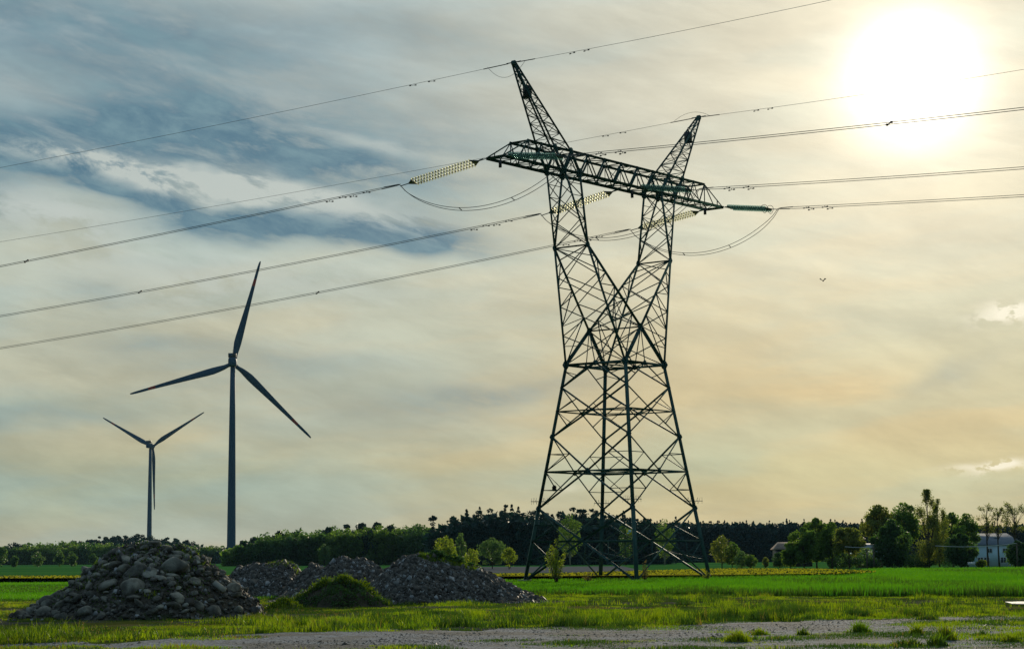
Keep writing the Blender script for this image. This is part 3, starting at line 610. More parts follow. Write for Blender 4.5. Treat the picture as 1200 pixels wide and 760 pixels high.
tree('bushy_tree', 1126, 624, DT-4, 44, 'round', 'decid_dark', 'dark bushy tree before the pale blue house', n=8726, card=.3, base=.0, nc=20)
shrub('house_bush', 1150, 656, DT-2, 16, 'spring', 'light bush at the left corner of the pale blue house', n=1706)
shrub('yard_hedge', 1012, 642, DT+22, 44, 'decid', 'green hedge closing the gap between the left clump and the tall trees', 'hedge', n=3000)
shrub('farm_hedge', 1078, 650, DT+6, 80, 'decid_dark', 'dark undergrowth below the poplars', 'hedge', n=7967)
g_ = 'thin nearly leafless trees before the pale blue house'
tree('bare_tree', 1158, 590, DT-3, 24, 'bare', 'olive', 'nearly bare tree, left of the three before the house', group=g_, n=948, card=.16)
tree('bare_tree', 1171, 594, DT-5, 20, 'bare', 'olive', 'nearly bare slim tree, middle of the three before the house', group=g_, n=757, card=.16)
tree('bare_tree', 1190, 586, DT-2, 34, 'bare', 'olive', 'nearly bare tree with widest crown, right of the three before the house', group=g_, n=1517, card=.16)
tree('edge_bush_tree', 1193, 634, DT-7, 35, 'round', 'decid_dark', 'dark bushy tree cut by the right edge of the picture', n=4932, card=.3, base=0)

# ============================================================ HOUSES
def house(name, label, pxl, pxr, base_d, eave, ridge, depth_, wallm, roofm, windows=(), hip=.35, over=.3):
    xl, xr = xat(pxl, base_d), xat(pxr, base_d); W = xr-xl; e = empty(name, ((xl+xr)/2, base_d+depth_/2, 0), 0, label, 'house')
    he = hat((pxl+pxr)/2, eave, base_d); hr = hat((pxl+pxr)/2, ridge, base_d)
    b = MB(); b.box((0, 0, he/2), (W, depth_, he)); b.build('wall', wallm, e)
    r = MB(); a = W/2+over; c = depth_/2+over; k = W/2*(1-hip)
    v = [(-a, -c, he+.003), (a, -c, he+.003), (a, c, he+.003), (-a, c, he+.003), (-k, 0, hr), (k, 0, hr), (-a, -c, he-.12), (a, -c, he-.12), (a, c, he-.12), (-a, c, he-.12)]
    r.add(v, [(0, 1, 5, 4), (2, 3, 4, 5), (6, 9, 8, 7), (0, 6, 7, 1), (1, 7, 8, 2), (2, 8, 9, 3), (3, 9, 6, 0)], [(1, 2, 5), (3, 0, 4)]); rf_ = r.build('roof', roofm, e)
    for (fx, fz, ww, wh) in windows:
        x = -W/2+fx*W; z = he*fz; wd_ = MB()
        for q in ((-1, 0), (1, 0)): wd_.box((x+q[0]*ww/2, -depth_/2-.02, z), (.08, .08, wh+.08))
        for q in (-1, 1): wd_.box((x, -depth_/2-.02, z+q*wh/2), (ww-.08, .08, .08))
        wd_.box((x, -depth_/2-.018, z), (.06, .06, wh-.08)); wo_ = wd_.build('window', M['frame'], e)
        g = MB(); g.box((x, -depth_/2-.006, z), (ww-.07, .02, wh-.07)); g.build('pane', M['pane'], wo_)
    return e, rf_, he, hr, W
e, rf_, he, hr, W = house('blue_house', 'pale blue house with hipped grey roof behind the bare trees', 1138, 1199, 300, 637.5, 624, 8, M['wall'], M['roof'], [(.18, .28, .8, .8), (.36, .72, .7, .6), (.30, .28, .8, .8), (.62, .28, .8, .8), (.84, .28, .8, .8), (.66, .72, .7, .6), (.86, .72, .7, .6)])
c_ = MB(); c_.box((-W*.12, .3, hr-.05), (.5, .5, .9)); c_.build('chimney', M['wood'], rf_)
sk = MB(); c0 = Vector((W*.06, -1.9, he+(hr-he)*.68)); sk.box(c0, (.75, .5, .05)); sk.build('skylight', M['sheet'], rf_)
e, rf_, he, hr, W = house('brown_roofed_barn', 'low barn with pale brown roof peeping left of the farmyard trees', 912, 952, 330, 642.5, 634.5, 7, M['dark'], M['brownroof'], hip=.15)
shrub('yard_bush', 914, 647, 300, 22, 'decid_dark', 'dark bush below the exposed end of the brown barn roof', n=2200)
shrub('yard_bush', 1022, 655, 262, 26, 'decid_dark', 'dark bush in front of the small blue-grey shed', n=1800)
e, rf_, he, hr, W = house('small_blue_shed', 'small shed with steep blue-grey roof left of the dark dense tree', 1013, 1035, 285, 654.5, 644.5, 5, M['wood'], M['roof'], [(.35, .5, .5, .4)], hip=.9)
e, rf_, he, hr, W = house('far_grey_roofed_house', 'partly hidden house whose grey roof shows above the small shed', 1004, 1040, 345, 641.5, 636, 7, M['wall'], M['roof'], hip=.3)
# two thin poles and cables; white colour paints the sunlit ones' glint
def pole(px_, top, d, label, g=None):
    x = xat(px_, d); h = hat(px_, top, d); e = empty('wooden_pole', (x, d, 0), 0, label, 'pole', g); b = MB(); b.tube([(0, 0, -.2), (0, 0, h)], [.10, .07], 8); b.build('post', M['wood'], e)
    b = MB(); b.box((0, 0, h-.25), (.7, .08, .08)); b.build('cross_bar', M['wood'], e); return Vector((x, d, h))
pA = pole(1016, 642, 255, 'thin wooden pole before the small blue shed, left of two'); pB = pole(1024, 640, 252, 'thin wooden pole before the small blue shed, right of two')
pC = pole(1192, 636, 250, 'wooden pole half lost in the dark bushes at the right edge')
def hang(a, b, sag, n=24):
    a, b = Vector(a), Vector(b); return [a.lerp(b, i/n)-Vector((0, 0, sag*4*(i/n)*(1-i/n))) for i in range(n+1)]
for a, b, s_, lab in ((at(1096, 639, 250), pC, .25, 'sunlit sagging cable before the pale blue house'), (at(990, 640, 253), pB, .10, 'short sunlit cable running to the poles by the small shed'), (pB, at(1096, 639, 250), .5, 'faint cable crossing before the dark dense tree')):
    fnt = lab.startswith('faint'); o = MB(); o.tube(hang(a, b, s_), .010 if fnt else .030, 5); o = o.build('overhead_cable', M['wire'] if fnt else M['frame']); tag(o, lab, 'cable')
s_ = MB(); s_.box((xat(1138, 250), 250, .62), (.75, .5, .34)); o = s_.build('pale_trough', M['frame']); tag(o, 'small white trough in the shade left of the pale blue house', 'trough')
sheet_c = gpt(1193, 708)
b = MB(); k = 26
gx, gy = np.meshgrid(np.linspace(-.35, .8, 22), np.linspace(-.4, .4, 16)); gz = .02+(gy+.4)*tan(R(4))+.03*(fbm(gx*3, gy*3, 71)-.5)
ij = np.arange(22*16).reshape(16, 22); o = fast('plastic_sheet', np.stack([gx, gy+.12*np.sin(gx*4), gz], -1).reshape(-1, 3), np.stack([ij[:-1, :-1], ij[:-1, 1:], ij[1:, 1:], ij[1:, :-1]], -1).reshape(-1, 4), mat('white_plastic', m_noise((.52, .48, .43), (.66, .62, .56), 5, .75, spec=.25)), loc=(sheet_c.x, sheet_c.y, .02))
sm = o.modifiers.new('thickness', 'SOLIDIFY'); sm.thickness = .012; tag(o, 'crumpled bright pale sheet lying on the verge at the right edge of the picture', 'sheet')

# ============================================================ STONE PILES
def heap(name, label, cat, prof, d, depth_, m_, chips=0, chipsize=.05, seed=1, rough=.10, res=.09):
    """prof: skyline pixels; becomes a heap with its own depth"""
    xs = np.array([xat(a, d) for a, b in prof]); zs = np.array([max(0, hat(a, b, d)) for a, b in prof]); zs[0] = zs[-1] = 0
    x0, x1 = xs[0], xs[-1]; cx_ = (x0+x1)/2; nx = int((x1-x0)/res); ny = int(depth_/res)
    gx, gy = np.meshgrid(np.linspace(x0, x1, nx), np.linspace(-depth_/2, depth_/2, ny))
    def H(x, y):
        prf = np.interp(x, xs, zs); pm = prf/max(zs); wloc = .30+.70*pm
        t = np.clip(np.abs(y)/(depth_/2*wloc), 0, 1); g = np.clip(1-t**1.35, 0, 1)
        return prf*g+(fbm(x*1.6, y*1.6, seed)-.5)*2.2*rough*np.clip(prf*g*2.5, 0, 1)+(fbm(x*5, y*5, seed+4)-.5)*rough*.9*np.clip(prf*g*3, 0, 1)
    z = H(gx, gy)-.03; e = empty(name, (cx_, d, 0), 0, label, cat)
    v = np.stack([gx-cx_, gy, z], -1).reshape(-1, 3); i = np.arange(nx*ny).reshape(ny, nx)
    f = np.stack([i[:-1, :-1], i[:-1, 1:], i[1:, 1:], i[1:, :-1]], -1).reshape(-1, 4)
    fast('heap_body', v, f, m_, e, smooth=False)
    if chips:
        px_ = rng.uniform(x0, x1, chips*2); py_ = rng.uniform(-depth_/2, depth_*.15, chips*2); hz = H(px_, py_); k = (hz > .03) | (rng.uniform(0, 1, chips*2) < .10); px_, py_, hz = px_[k][:chips], py_[k][:chips], hz[k][:chips]; n = len(px_)
        s_ = chipsize*rng.lognormal(0, .45, n); base = np.array([(1, 0, -.4), (-.5, .9, -.3), (-.6, -.8, -.35), (.1, .1, .75), (.5, -.6, .5), (-.3, .5, .6)])
        V_ = base[None]*(1+rng.normal(0, .25, (n, 6, 3)))*s_[:, None, None]
        a = rng.uniform(0, 2*pi, n); ca, sa = np.cos(a)[:, None], np.sin(a)[:, None]; X = V_[..., 0]*ca-V_[..., 1]*sa; Y = V_[..., 0]*sa+V_[..., 1]*ca
        V_ = np.stack([X+(px_-cx_)[:, None], Y+py_[:, None], V_[..., 2]+hz[:, None]], -1)
        T_ = np.array([(0, 1, 3), (0, 3, 4), (1, 5, 3), (1, 2, 5), (2, 4, 3), (2, 3, 5), (0, 4, 2), (0, 2, 1)]); fc = (np.arange(n)[:, None, None]*6+T_[None]).reshape(-1, 3)
        o = fast('loose_stones', V_.reshape(-1, 3), fc, M['chip'] if chipsize < .09 else M['rock'], e); o['kind'] = 'stuff'
    return e, H, cx_
P1_ = [(10, 722), (32, 715), (60, 702), (85, 686), (100, 674), (118, 660), (135, 648), (150, 641), (165, 637), (185, 636), (205, 639), (222, 644), (240, 653), (256, 668), (273, 682), (290, 693), (302, 705), (310, 717)]
D1 = 60.
e1, H1, c1 = heap('stone_pile', 'big pile of grey stones and earth at the left, in front of the turbines', 'pile', P1_, D1, 6.4, M['rubble'], 1500, .055, 3, .16, .07)
def rockmesh(seed, sub=2, slab=False):
    r_ = np.random.default_rng(seed); import bmesh
    bm = bmesh.new(); bmesh.ops.create_icosphere(bm, subdivisions=sub, radius=1)
    pl = [(Vector(r_.normal(size=3)).normalized(), r_.uniform(.62, .88)) for _ in range(8)]; sc_ = Vector(r_.uniform(.65, 1.1, 3))
    for v in bm.verts:
        for nrm, dd in pl:
            k = v.co.dot(nrm)
            if k > dd: v.co -= nrm*(k-dd)*.92
        v.co = Vector((v.co.x*sc_.x, v.co.y*sc_.y, v.co.z*sc_.z*.78))*(1+r_.normal(0, .02))
    me = bpy.data.meshes.new('boulder'); bm.to_mesh(me); bm.free(); me.materials.append(M['rock']); me.polygons.foreach_set('use_smooth', [True]*len(me.polygons)); return me
RM = [rockmesh(40+i, 3) for i in range(9)]
mound_fn = None
gB = 'weathered boulders of the big stone pile'; placed = []
def put_rock(x, y, s_, me, label, mt=None):
    o = bpy.data.objects.new('boulder', me); o.location = (x, y, float(H1(np.array(x), np.array(y-D1)))-s_*.10); o.rotation_euler = tuple(rng.uniform(-.6, .6, 2))+(rng.uniform(0, 6.28),)
    o.scale = (s_*rng.uniform(.9, 1.5), s_*rng.uniform(.8, 1.15), s_*rng.uniform(.55, .95)); link(o); return tag(o, label, 'boulder', gB)
tries = 0
while len(placed) < 190 and tries < 14000:
    tries += 1; s_ = float(np.clip(rng.lognormal(-1.78, .5), .09, .46)); x = rng.uniform(xat(32, D1), xat(294, D1)); yy = rng.uniform(-2.9, .3); hz = float(H1(np.array(x), np.array(yy)))
    if hz < .05 and s_ > .2: continue
    if hz < .02: continue
    if hz > 1.6: s_ = min(s_, .2)
    if any((x-a)**2+((yy-b)*1.1)**2+(hz-c)**2 < (.62*(s_+t))**2 for a, b, c, t in placed): continue
    placed.append((x, yy, hz, s_)); big = s_ > .30
    put_rock(x, yy+D1, s_, RM[rng.integers(0, 9)], 'rough grey boulder, one of many lying on the slope of the big stone pile')
# pale broken slab caught by the light
g = MB(); g.box((0, 0, 0), (.40, .16, .10)); o = g.build('concrete_slab', M['rockpale']); ys_ = np.linspace(-3, 0, 60); ks = [float(H1(np.array(xat(257, D1+y)), np.array(y)))-hat(257, 688, D1+y) for y in ys_]; yb = float(ys_[int(np.argmin(np.abs(ks)))]); q = at(257, 687, D1+yb-.25); o.location = q; o.rotation_euler = (.75, .60, -.25)
tag(o, 'pale rectangular block lying aslant on the right slope of the big stone pile', 'slab')
HP = [('rubble_heap', 'low heap of dark gravel directly right of the big stone pile, weeds on its crest', [(262, 694), (272, 672), (282, 665), (296, 662), (318, 661), (333, 657), (345, 662), (354, 676), (362, 692)], 92, 7, 7000, .05),
      ('rubble_heap', 'small pointed gravel heap between the weedy heap and the broad one', [(328, 700), (345, 682), (358, 665), (369, 660), (378, 663), (392, 680), (402, 698)], 89, 5, 3500, .05),
      ('rubble_heap', 'broad grey gravel heap behind the grassy mound', [(322, 706), (350, 690), (375, 670), (392, 658), (404, 654.5), (414, 657), (426, 656), (440, 661), (455, 672), (470, 688), (485, 704)], 82, 7, 9000, .05),
      ('rubble_heap', 'largest dark gravel heap, sloping down towards the pylon', [(410, 708), (430, 690), (448, 672), (462, 660), (474, 654), (486, 649), (500, 652), (520, 657), (545, 662), (568, 670), (590, 682), (612, 694), (640, 706)], 79, 8, 15000, .05)]
HS = []
for i, (nm, lab, pr, d, dp, nch, cs_) in enumerate(HP): HS.append(heap(nm, lab, 'heap', pr, d, dp, M['rubble'], nch, cs_, 20+i*3, .10, .10))
em, Hm, cm = heap('grassy_mound', 'dark earth mound with a fringe of green grass before the gravel heaps', 'mound', [(338, 713), (352, 702), (362, 696), (370, 693), (380, 685), (390, 682), (400, 677), (410, 679), (420, 684), (428, 687), (436, 695), (448, 702), (458, 712)], 71, 3.6, M['mound'], 0, seed=60, rough=.34)
def mound_grass(em_, H_, cx_, d, x0, x1, dp, n, h0, m_, name='grass_fringe', zmin=.05, ymin=None):
    x = rng.uniform(x0, x1, n); y = rng.uniform(ymin if ymin is not None else -dp/2, dp/2, n); z = H_(x, y); k = z > zmin; x, y, z = x[k], y[k], z[k]
    o = blades(name, x-cx_, y, h0*rng.uniform(.4, 1.2, len(x))*(.45+1.3*np.clip(fbm(x*3, y*3, 5)-.25, 0, 1)), .018, m_, z0=z, per=3, lean=1., mi=(rng.uniform(0, 1, len(x)) < .5).astype(int)); o.parent = em_; o['kind'] = 'stuff'
mound_grass(em, Hm, cm, 71, xat(338, 71), xat(458, 71), 3.6, 3000, .24, [M['grass_dark'], M['grass']], ymin=-.30)
mound_grass(e1, H1, c1, D1, xat(60, D1), xat(250, D1), 6, 900, .12, [M['grass_dark'], M['grass']], 'pile_weeds', .5)
mound_grass(em, Hm, cm, 71, xat(338, 71), xat(458, 71), 3.6, 900, .16, [M['mound'], M['grass_dark']], 'face_grass')
def weed_cards(em_, H_, cx_, x0, x1, y0, y1, n, size, m_, name, up=.14, zmin=.05):
    x = rng.uniform(x0, x1, n); y = rng.uniform(y0, y1, n); z = H_(x, y); k = (z > zmin) & (fbm(x*2.2, y*2.2, 15) > .40); x, y, z = x[k], y[k], z[k]
    v, f = cards(np.stack([x-cx_, y, z+rng.uniform(-.02, up, len(x))*(.3+1.4*np.clip(fbm(x*4, y*4, 25)-.2, 0, 1))], 1), size); o = fast(name, v, f, m_, em_); o['kind'] = 'stuff'
weed_cards(em, Hm, cm, xat(338, 71), xat(458, 71), -1.8, .6, 5200, .085, M['decid_dark'], 'weed_leaves', .16)
weed_cards(em, Hm, cm, xat(350, 71), xat(440, 71), -.35, .5, 900, .075, M['grass'], 'sunlit_tone_leaves', .30, .25)  # brighter leaf colour paints the sunlit edge onto the crest
weed_cards(e1, H1, c1, xat(70, D1), xat(260, D1), -2.6, .2, 2200, .06, M['grass_dark'], 'pile_leaves', .06, .15)
em2, Hm2, cm2 = heap('grassy_mound', 'tiny grassy hump left of the dark earth mound', 'mound', [(312, 713), (322, 706), (335, 701), (346, 706), (356, 713)], 67, 1.8, M['mound'], 0, seed=70, rough=.04)
mound_grass(em2, Hm2, cm2, 67, xat(312, 67), xat(356, 67), 1.8, 1500, .12, [M['grass_dark'], M['grass']])
e4, H4, c4 = HS[3]; mound_grass(e4, H4, c4, 79, xat(492, 79), xat(560, 79), 3, 4500, .16, [M['grass_dark'], M['grass']], 'crest_weeds', .5, -.6)
e0, H0_, c0_ = HS[0]; mound_grass(e0, H0_, c0_, 92, xat(315, 92), xat(350, 92), 3, 900, .14, [M['grass_dark'], M['grass']], 'crest_weeds', .5, -.8)
for a, t_, wp, lab, k in ((510, 645, 34, 'dense green weeds on top of the largest gravel heap, left clump', 1600), (530, 650, 30, 'dense green weeds on top of the largest gravel heap, middle clump', 1200), (552, 659, 22, 'green weeds trailing down the back slope of the largest gravel heap', 900)):
    bz = float(H4(np.array(xat(a, 79)), np.array(.3)))-.1; sh = shrub('weed_clump', a, t_, 79.3, wp, 'decid_dark', lab, 'weeds', n=k, card=.10, basez=bz)
# separate trackside clumps
gT = 'grass clumps growing in the gravel track'
for i, (a, b, wp, hp, leafm, lab) in enumerate([(1008, 741, 24, 17, 'grass', 'tall light clump in the gravel, left of the dark low ones'), (1074, 744, 14, 20, 'grass', 'upright leafy weed in the gravel near the right'), (1098, 757, 26, 17, 'grass_dark', 'dark rounded grass clump cut by the bottom edge'), (1110, 750, 20, 24, 'grass', 'tallest light weed at the bottom right'),
        (1151, 745, 12, 9, 'grass_dark', 'small dark clump alone on the gravel at the right'), (1087, 726, 28, 8, 'grass_dark', 'low wide grass patch on the bare soil at the right'), (942, 744, 14, 10, 'grass_dark', 'small dark clump right of the gravel centre'), (1062, 757, 36, 12, 'grass_dark', 'wide dark clump at the bottom edge, right of centre'), (865, 752, 30, 16, 'grass', 'loose light clump in the middle of the track'),
        (890, 744, 22, 10, 'grass', 'low light clump behind the middle of the track'), (1185, 752, 22, 12, 'grass', 'light clump at the right edge of the gravel'), (783, 728, 14, 9, 'grass_dark', 'dark tuft on the verge right of the pylon'), (747, 722, 16, 10, 'grass_dark', 'dark tuft on the verge below the pylon sign'), (640, 730, 18, 11, 'grass_dark', 'dark tuft on the verge below the sapling')]):
    gp = gpt(a, b); sc_ = F/gp.y; n = int(wp*5); xx = rng.normal(0, wp/sc_/3.6, n); yy = rng.normal(0, wp/sc_/4, n)
    o = blades('grass_clump', xx, yy, hp/sc_*np.exp(-(xx/(wp/sc_*.5))**2)*(.6+.6*vnoise(xx*9, yy*9, i))*rng.uniform(.3, 1.25, n), .018, [M[leafm], M['grass'], M['straw']], per=3, lean=1.1, spread=.03, mi=rng.choice(3, n, p=[.72, .22, .06])); o.location = (gp.x, gp.y, .012); tag(o, lab, 'grass clump', gT)
# loose stones along the gravel
x, d, px = scatter(60000, 36, 66, 1.); k = (d < dline(px, gravel_far)+.8) & (fbm(x*.5, d*.35, 52)+rng.normal(0, .06, len(x)) > .46); x, d = x[k], d[k]; n = len(x); s_ = .016*rng.lognormal(0, .55, n)
base_ = np.array([(1, 0, -.2), (-.5, .9, -.2), (-.6, -.8, -.2), (.1, .1, .38)]); V_ = base_[None]*(1+rng.normal(0, .25, (n, 4, 3)))*s_[:, None, None]+np.stack([x, d, np.full(n, .014)], 1)[:, None]
o = fast('track_pebbles', V_.reshape(-1, 3), (np.arange(n)[:, None, None]*4+np.array([(0, 1, 3), (1, 2, 3), (2, 0, 3)])[None]).reshape(-1, 3), M['chip']); tag(o, 'loose crushed stones scattered over the gravel track', 'gravel', kind='stuff')

# ============================================================ PYLON
PX, PY, PYAW = 7.067, 141.827, atan2(.786, .618)
Z0 = 1.6
ZW, ZC, ZK, ZB, ZT, ZP = 13.130+Z0, 15.632+Z0, 20.795+Z0, 25.76+Z0, 27.08+Z0, 32.252+Z0
ZA, ZBB, ZCC, ZD, ZE, ZF = 11.562+Z0, 9.935+Z0, 8.186+Z0, 5.824+Z0, 3.317+Z0, 2.72
WX, WY, BX, BY, DC, XK, DK = 2.339, 2.472, 4.434, 4.616, 2.17, 4.94, 1.383
X1, X2, DB, DT_, X3, X4, X5, XP, XT = 4.867, 6.608, .73, .745, 10.52, 5.854, 7.628, 11.055, 13.
pyl = empty('lattice_pylon', (PX, PY, 0), PYAW, 'tall dark green steel lattice pylon with two horned peaks and a long crossarm', 'pylon')
def L(X, Y, z): return (X, -Y, z)
def Wd(X, Y, z): c, s_ = cos(PYAW), sin(PYAW); return Vector((PX+c*X+s_*Y, PY+s_*X-c*Y, z))
def legp(sx, sy, z):
    t = (z-ZW)/(0-ZW-.1); return L(sx*(WX+(BX-WX)*t), sy*(WY+(BY-WY)*t), z)
def mid(a, b, t=.5): return tuple(Vector(a).lerp(Vector(b), t))
legs = []
for sx, sy in ((-1, -1), (-1, 1), (1, -1), (1, 1)):
    m_ = MB(); p0, p1 = legp(sx, sy, -.25), legp(sx, sy, ZE); ref = (sx, -sy, 0); m_.angle(p0, p1, .25, .035, ref); m_.angle(p1, legp(sx, sy, ZW), .22, .03, ref)
    pass
    for z, r_ in ((ZW, .30), (ZCC, .22), (ZE, .22), (ZA, .13), (ZD, .12), (ZBB, .12)):
        q = legp(sx, sy, z); m_.plate(q, (1, 0, 0), r_, .03, 6); m_.plate(q, (0, 1, 0), r_, .034, 6)
    o = m_.build('leg', M['steel'], pyl); legs.append(o)
    f_ = MB(); c = legp(sx, sy, .02); f_.box((c[0], c[1], .0), (.7, .7, .35)); f_.build('footing', M['rockpale'], o)
    if (sx, sy) == (-1, 1):
        st = MB()
        for i in range(40):
            q = Vector(legp(sx, sy, 3+i*.3)); st.tube([q, q+Vector((-.18 if i % 2 else 0, .0 if i % 2 else -.18, 0))], .012, 4)
        st.build('step_bolts', M['galv'], o)
# body faces
faces = [((-1, -1), (-1, 1)), ((-1, 1), (1, 1)), ((1, 1), (1, -1)), ((1, -1), (-1, -1))]
br = MB(); HZ = [MB() for _ in range(4)]; levels = [ZW, ZBB, ZD, ZF]; odd = [ZA, ZCC, ZE, .0]
mids = {}
for (a, b) in faces:
    def LA(z): return legp(*a, z)
    def LB(z): return legp(*b, z)
    nrm = Vector(LA(5))-Vector(LB(5)); nrm = Vector((nrm.y, -nrm.x, 0)).normalized()
    for i, z in enumerate(levels):
        m0 = mid(LA(z), LB(z)); mids[(a, b, i)] = m0; wdt = (.15, .085, .11, .085)[i]
        hz = HZ[i]
        for Q in (LA, LB): hz.angle(Q(z), m0, wdt, ref=(0, 0, 1))
        hz.plate(m0, nrm, (.20, .13, .19, .13)[i], .03)
        for Q in (LA, LB):
            lo = Q(odd[i] if i < 3 else .05); br.angle(m0, lo, .10 if i != 3 else .12, ref=nrm)
            if i < 3: br.angle(lo, mid(LA(levels[i+1]), LB(levels[i+1])), .10 if i < 2 else .12, ref=nrm)
            # redundants
            md = mid(m0, lo); br.angle(md, Q(z if i else ZW-.45), .055, ref=nrm)
            if i in (2,): br.angle(md, Q(md[2]), .05, ref=nrm)
            if i == 3: br.angle(md, Q(md[2]), .06, ref=nrm); br.angle(mid(m0, lo, .25), Q(md[2]), .05, ref=nrm)
            if i < 3:
                nm = mid(LA(levels[i+1]), LB(levels[i+1])); md2 = mid(lo, nm); br.angle(md2, Q(levels[i+1]), .055, ref=nrm)
                if i >= 1: br.angle(md2, Q(md2[2]), .05, ref=nrm); br.angle(md2, mid(m0, nm, .5) if False else mid(nm, (m0 if i < 1 else lo), .25), .04, ref=nrm)
    # lower inner redundants of the wide foot panel
    m3 = mid(LA(ZF), LB(ZF))
    for Q in (LA, LB): br.angle(mid(m3, Q(.05), .5), mid(LA(ZF), LB(ZF), .25 if Q is LA else .75), .05, ref=nrm)
for i in range(4):
    ms = [mids[(a, b, i)] for a, b in faces]
    hz = HZ[i]
    for j in range(4): hz.angle(ms[j], ms[(j+1) % 4], .08, ref=(0, 0, 1))
    if i in (0, 2): hz.angle(ms[0], ms[2], .06, ref=(0, 0, 1)); hz.angle(ms[1], ms[3], .06, ref=(0, 0, 1))
br.build('body_bracing', M['steel'], pyl)
for hz in HZ: hz.build('body_belt', M['steel'], pyl)
# waist: legs lean in to the fork
def lerp3(a, b, t): return tuple(Vector(a).lerp(Vector(b), t))
def zig(mb, a0, a1, b0, b1, n, w1=.05, w2=.05, horiz=True, ref=(0, 0, 1), cross=False):
    """lattice between chord a0-a1 and chord b0-b1"""
    for i in range(n):
        t0, t1 = i/n, (i+1)/n; A0, A1, B0, B1 = lerp3(a0, a1, t0), lerp3(a0, a1, t1), lerp3(b0, b1, t0), lerp3(b0, b1, t1)
        if cross or i % 2 == 0:
            if (Vector(A0)-Vector(B1)).length > .15: mb.angle(A0, B1, w1, ref=ref)
        if cross or i % 2 == 1:
            if (Vector(B0)-Vector(A1)).length > .15: mb.angle(B0, A1, w1, ref=ref)
        if horiz and i and (Vector(A0)-Vector(B0)).length > .12: mb.angle(A0, B0, w2, ref=ref)
fk = MB(); fb = MB()
C = {s_: L(0, s_*DC, ZC) for s_ in (-1, 1)}; K = {(a, s_): L(a*XK, s_*DK, ZK) for a in (-1, 1) for s_ in (-1, 1)}; Wp = {(a, s_): legp(a, s_, ZW) for a in (-1, 1) for s_ in (-1, 1)}
for s_ in (-1, 1):
    fk = MB(); fk.plate(C[s_], (0, 1, 0), .27, .04, 6)
    for a in (-1, 1): fk.angle(Wp[a, s_], C[s_], .18, ref=(0, 1, 0))
    fk.build('fork_base', M['steel'], pyl)
fb.angle(C[-1], C[1], .09); zw_m = mid(Wp[-1, -1], Wp[-1, 1])
for a in (-1, 1):
    m_w = mid(Wp[a, -1], Wp[a, 1])
    for s_ in (-1, 1): fb.angle(C[s_], m_w, .07)
    fb.angle(mid(C[-1], C[1]), m_w, .06)
for s_ in (-1, 1): fb.angle(C[s_], mid(Wp[-1, s_], Wp[1, s_]), .07, ref=(0, 1, 0))
fb.build('fork_base_bracing', M['steel'], pyl)
for a in (-1, 1):
    lg = MB(); lt = MB()
    for s_ in (-1, 1):
        lg.angle(Wp[a, s_], K[a, s_], .16, .03, ref=(a, 0, 0)); lg.angle(C[s_], K[a, s_], .19, .035, ref=(a, 0, 0))
        b1, b2 = L(a*X1, s_*DB, ZB), L(a*X2, s_*DB, ZB)
        lg.angle(K[a, s_], b1, .16, .03, ref=(a, 0, 0)); lg.angle(K[a, s_], b2, .14, .025, ref=(a, 0, 0))
        lg.plate(L(a*X1, s_*DB, ZB-.1), (0, 1, 0), .28, .04, 6); lg.plate(L(a*X2, s_*DB, ZB-.1), (0, 1, 0), .24, .04, 6); lg.plate(K[a, s_], (0, 1, 0), .24, .04, 6)
        zig(lt, K[a, s_], b1, K[a, s_], b2, 6, .045, .04, ref=(0, 1, 0))
        # side face of the lower arm, between outer leg and inner leg
        zig(lt, Wp[a, s_], K[a, s_], C[s_], K[a, s_], 6, .055, .045, ref=(0, 1, 0))
        lt.angle(lerp3(Wp[a, s_], K[a, s_], .16), lerp3(Wp[a, s_], C[s_], .55), .05, ref=(0, 1, 0))
    zig(lt, Wp[a, -1], K[a, -1], Wp[a, 1], K[a, 1], 4, .075, .06, cross=True, horiz=False, ref=(1, 0, 0))
    zig(lt, C[-1], K[a, -1], C[1], K[a, 1], 3, .075, .06, cross=True, horiz=False, ref=(1, 0, 0))
    zig(lt, K[a, -1], L(a*X2, -DB, ZB), K[a, 1], L(a*X2, DB, ZB), 3, .065, .05, cross=True, horiz=False, ref=(1, 0, 0))
    zig(lt, K[a, -1], L(a*X1, -DB, ZB), K[a, 1], L(a*X1, DB, ZB), 3, .065, .05, cross=True, horiz=False, ref=(1, 0, 0))
    lt.angle(K[a, -1], K[a, 1], .09)
    k1 = lerp3(C[-1], K[a, -1], .86); k2 = lerp3(C[1], K[a, 1], .86); lt.angle(k1, K[a, 1], .06); lt.angle(k2, K[a, -1], .06)
    arm = lg.build('fork_arm', M['steel'], pyl); lt.build('arm_lattice', M['steel'], arm)
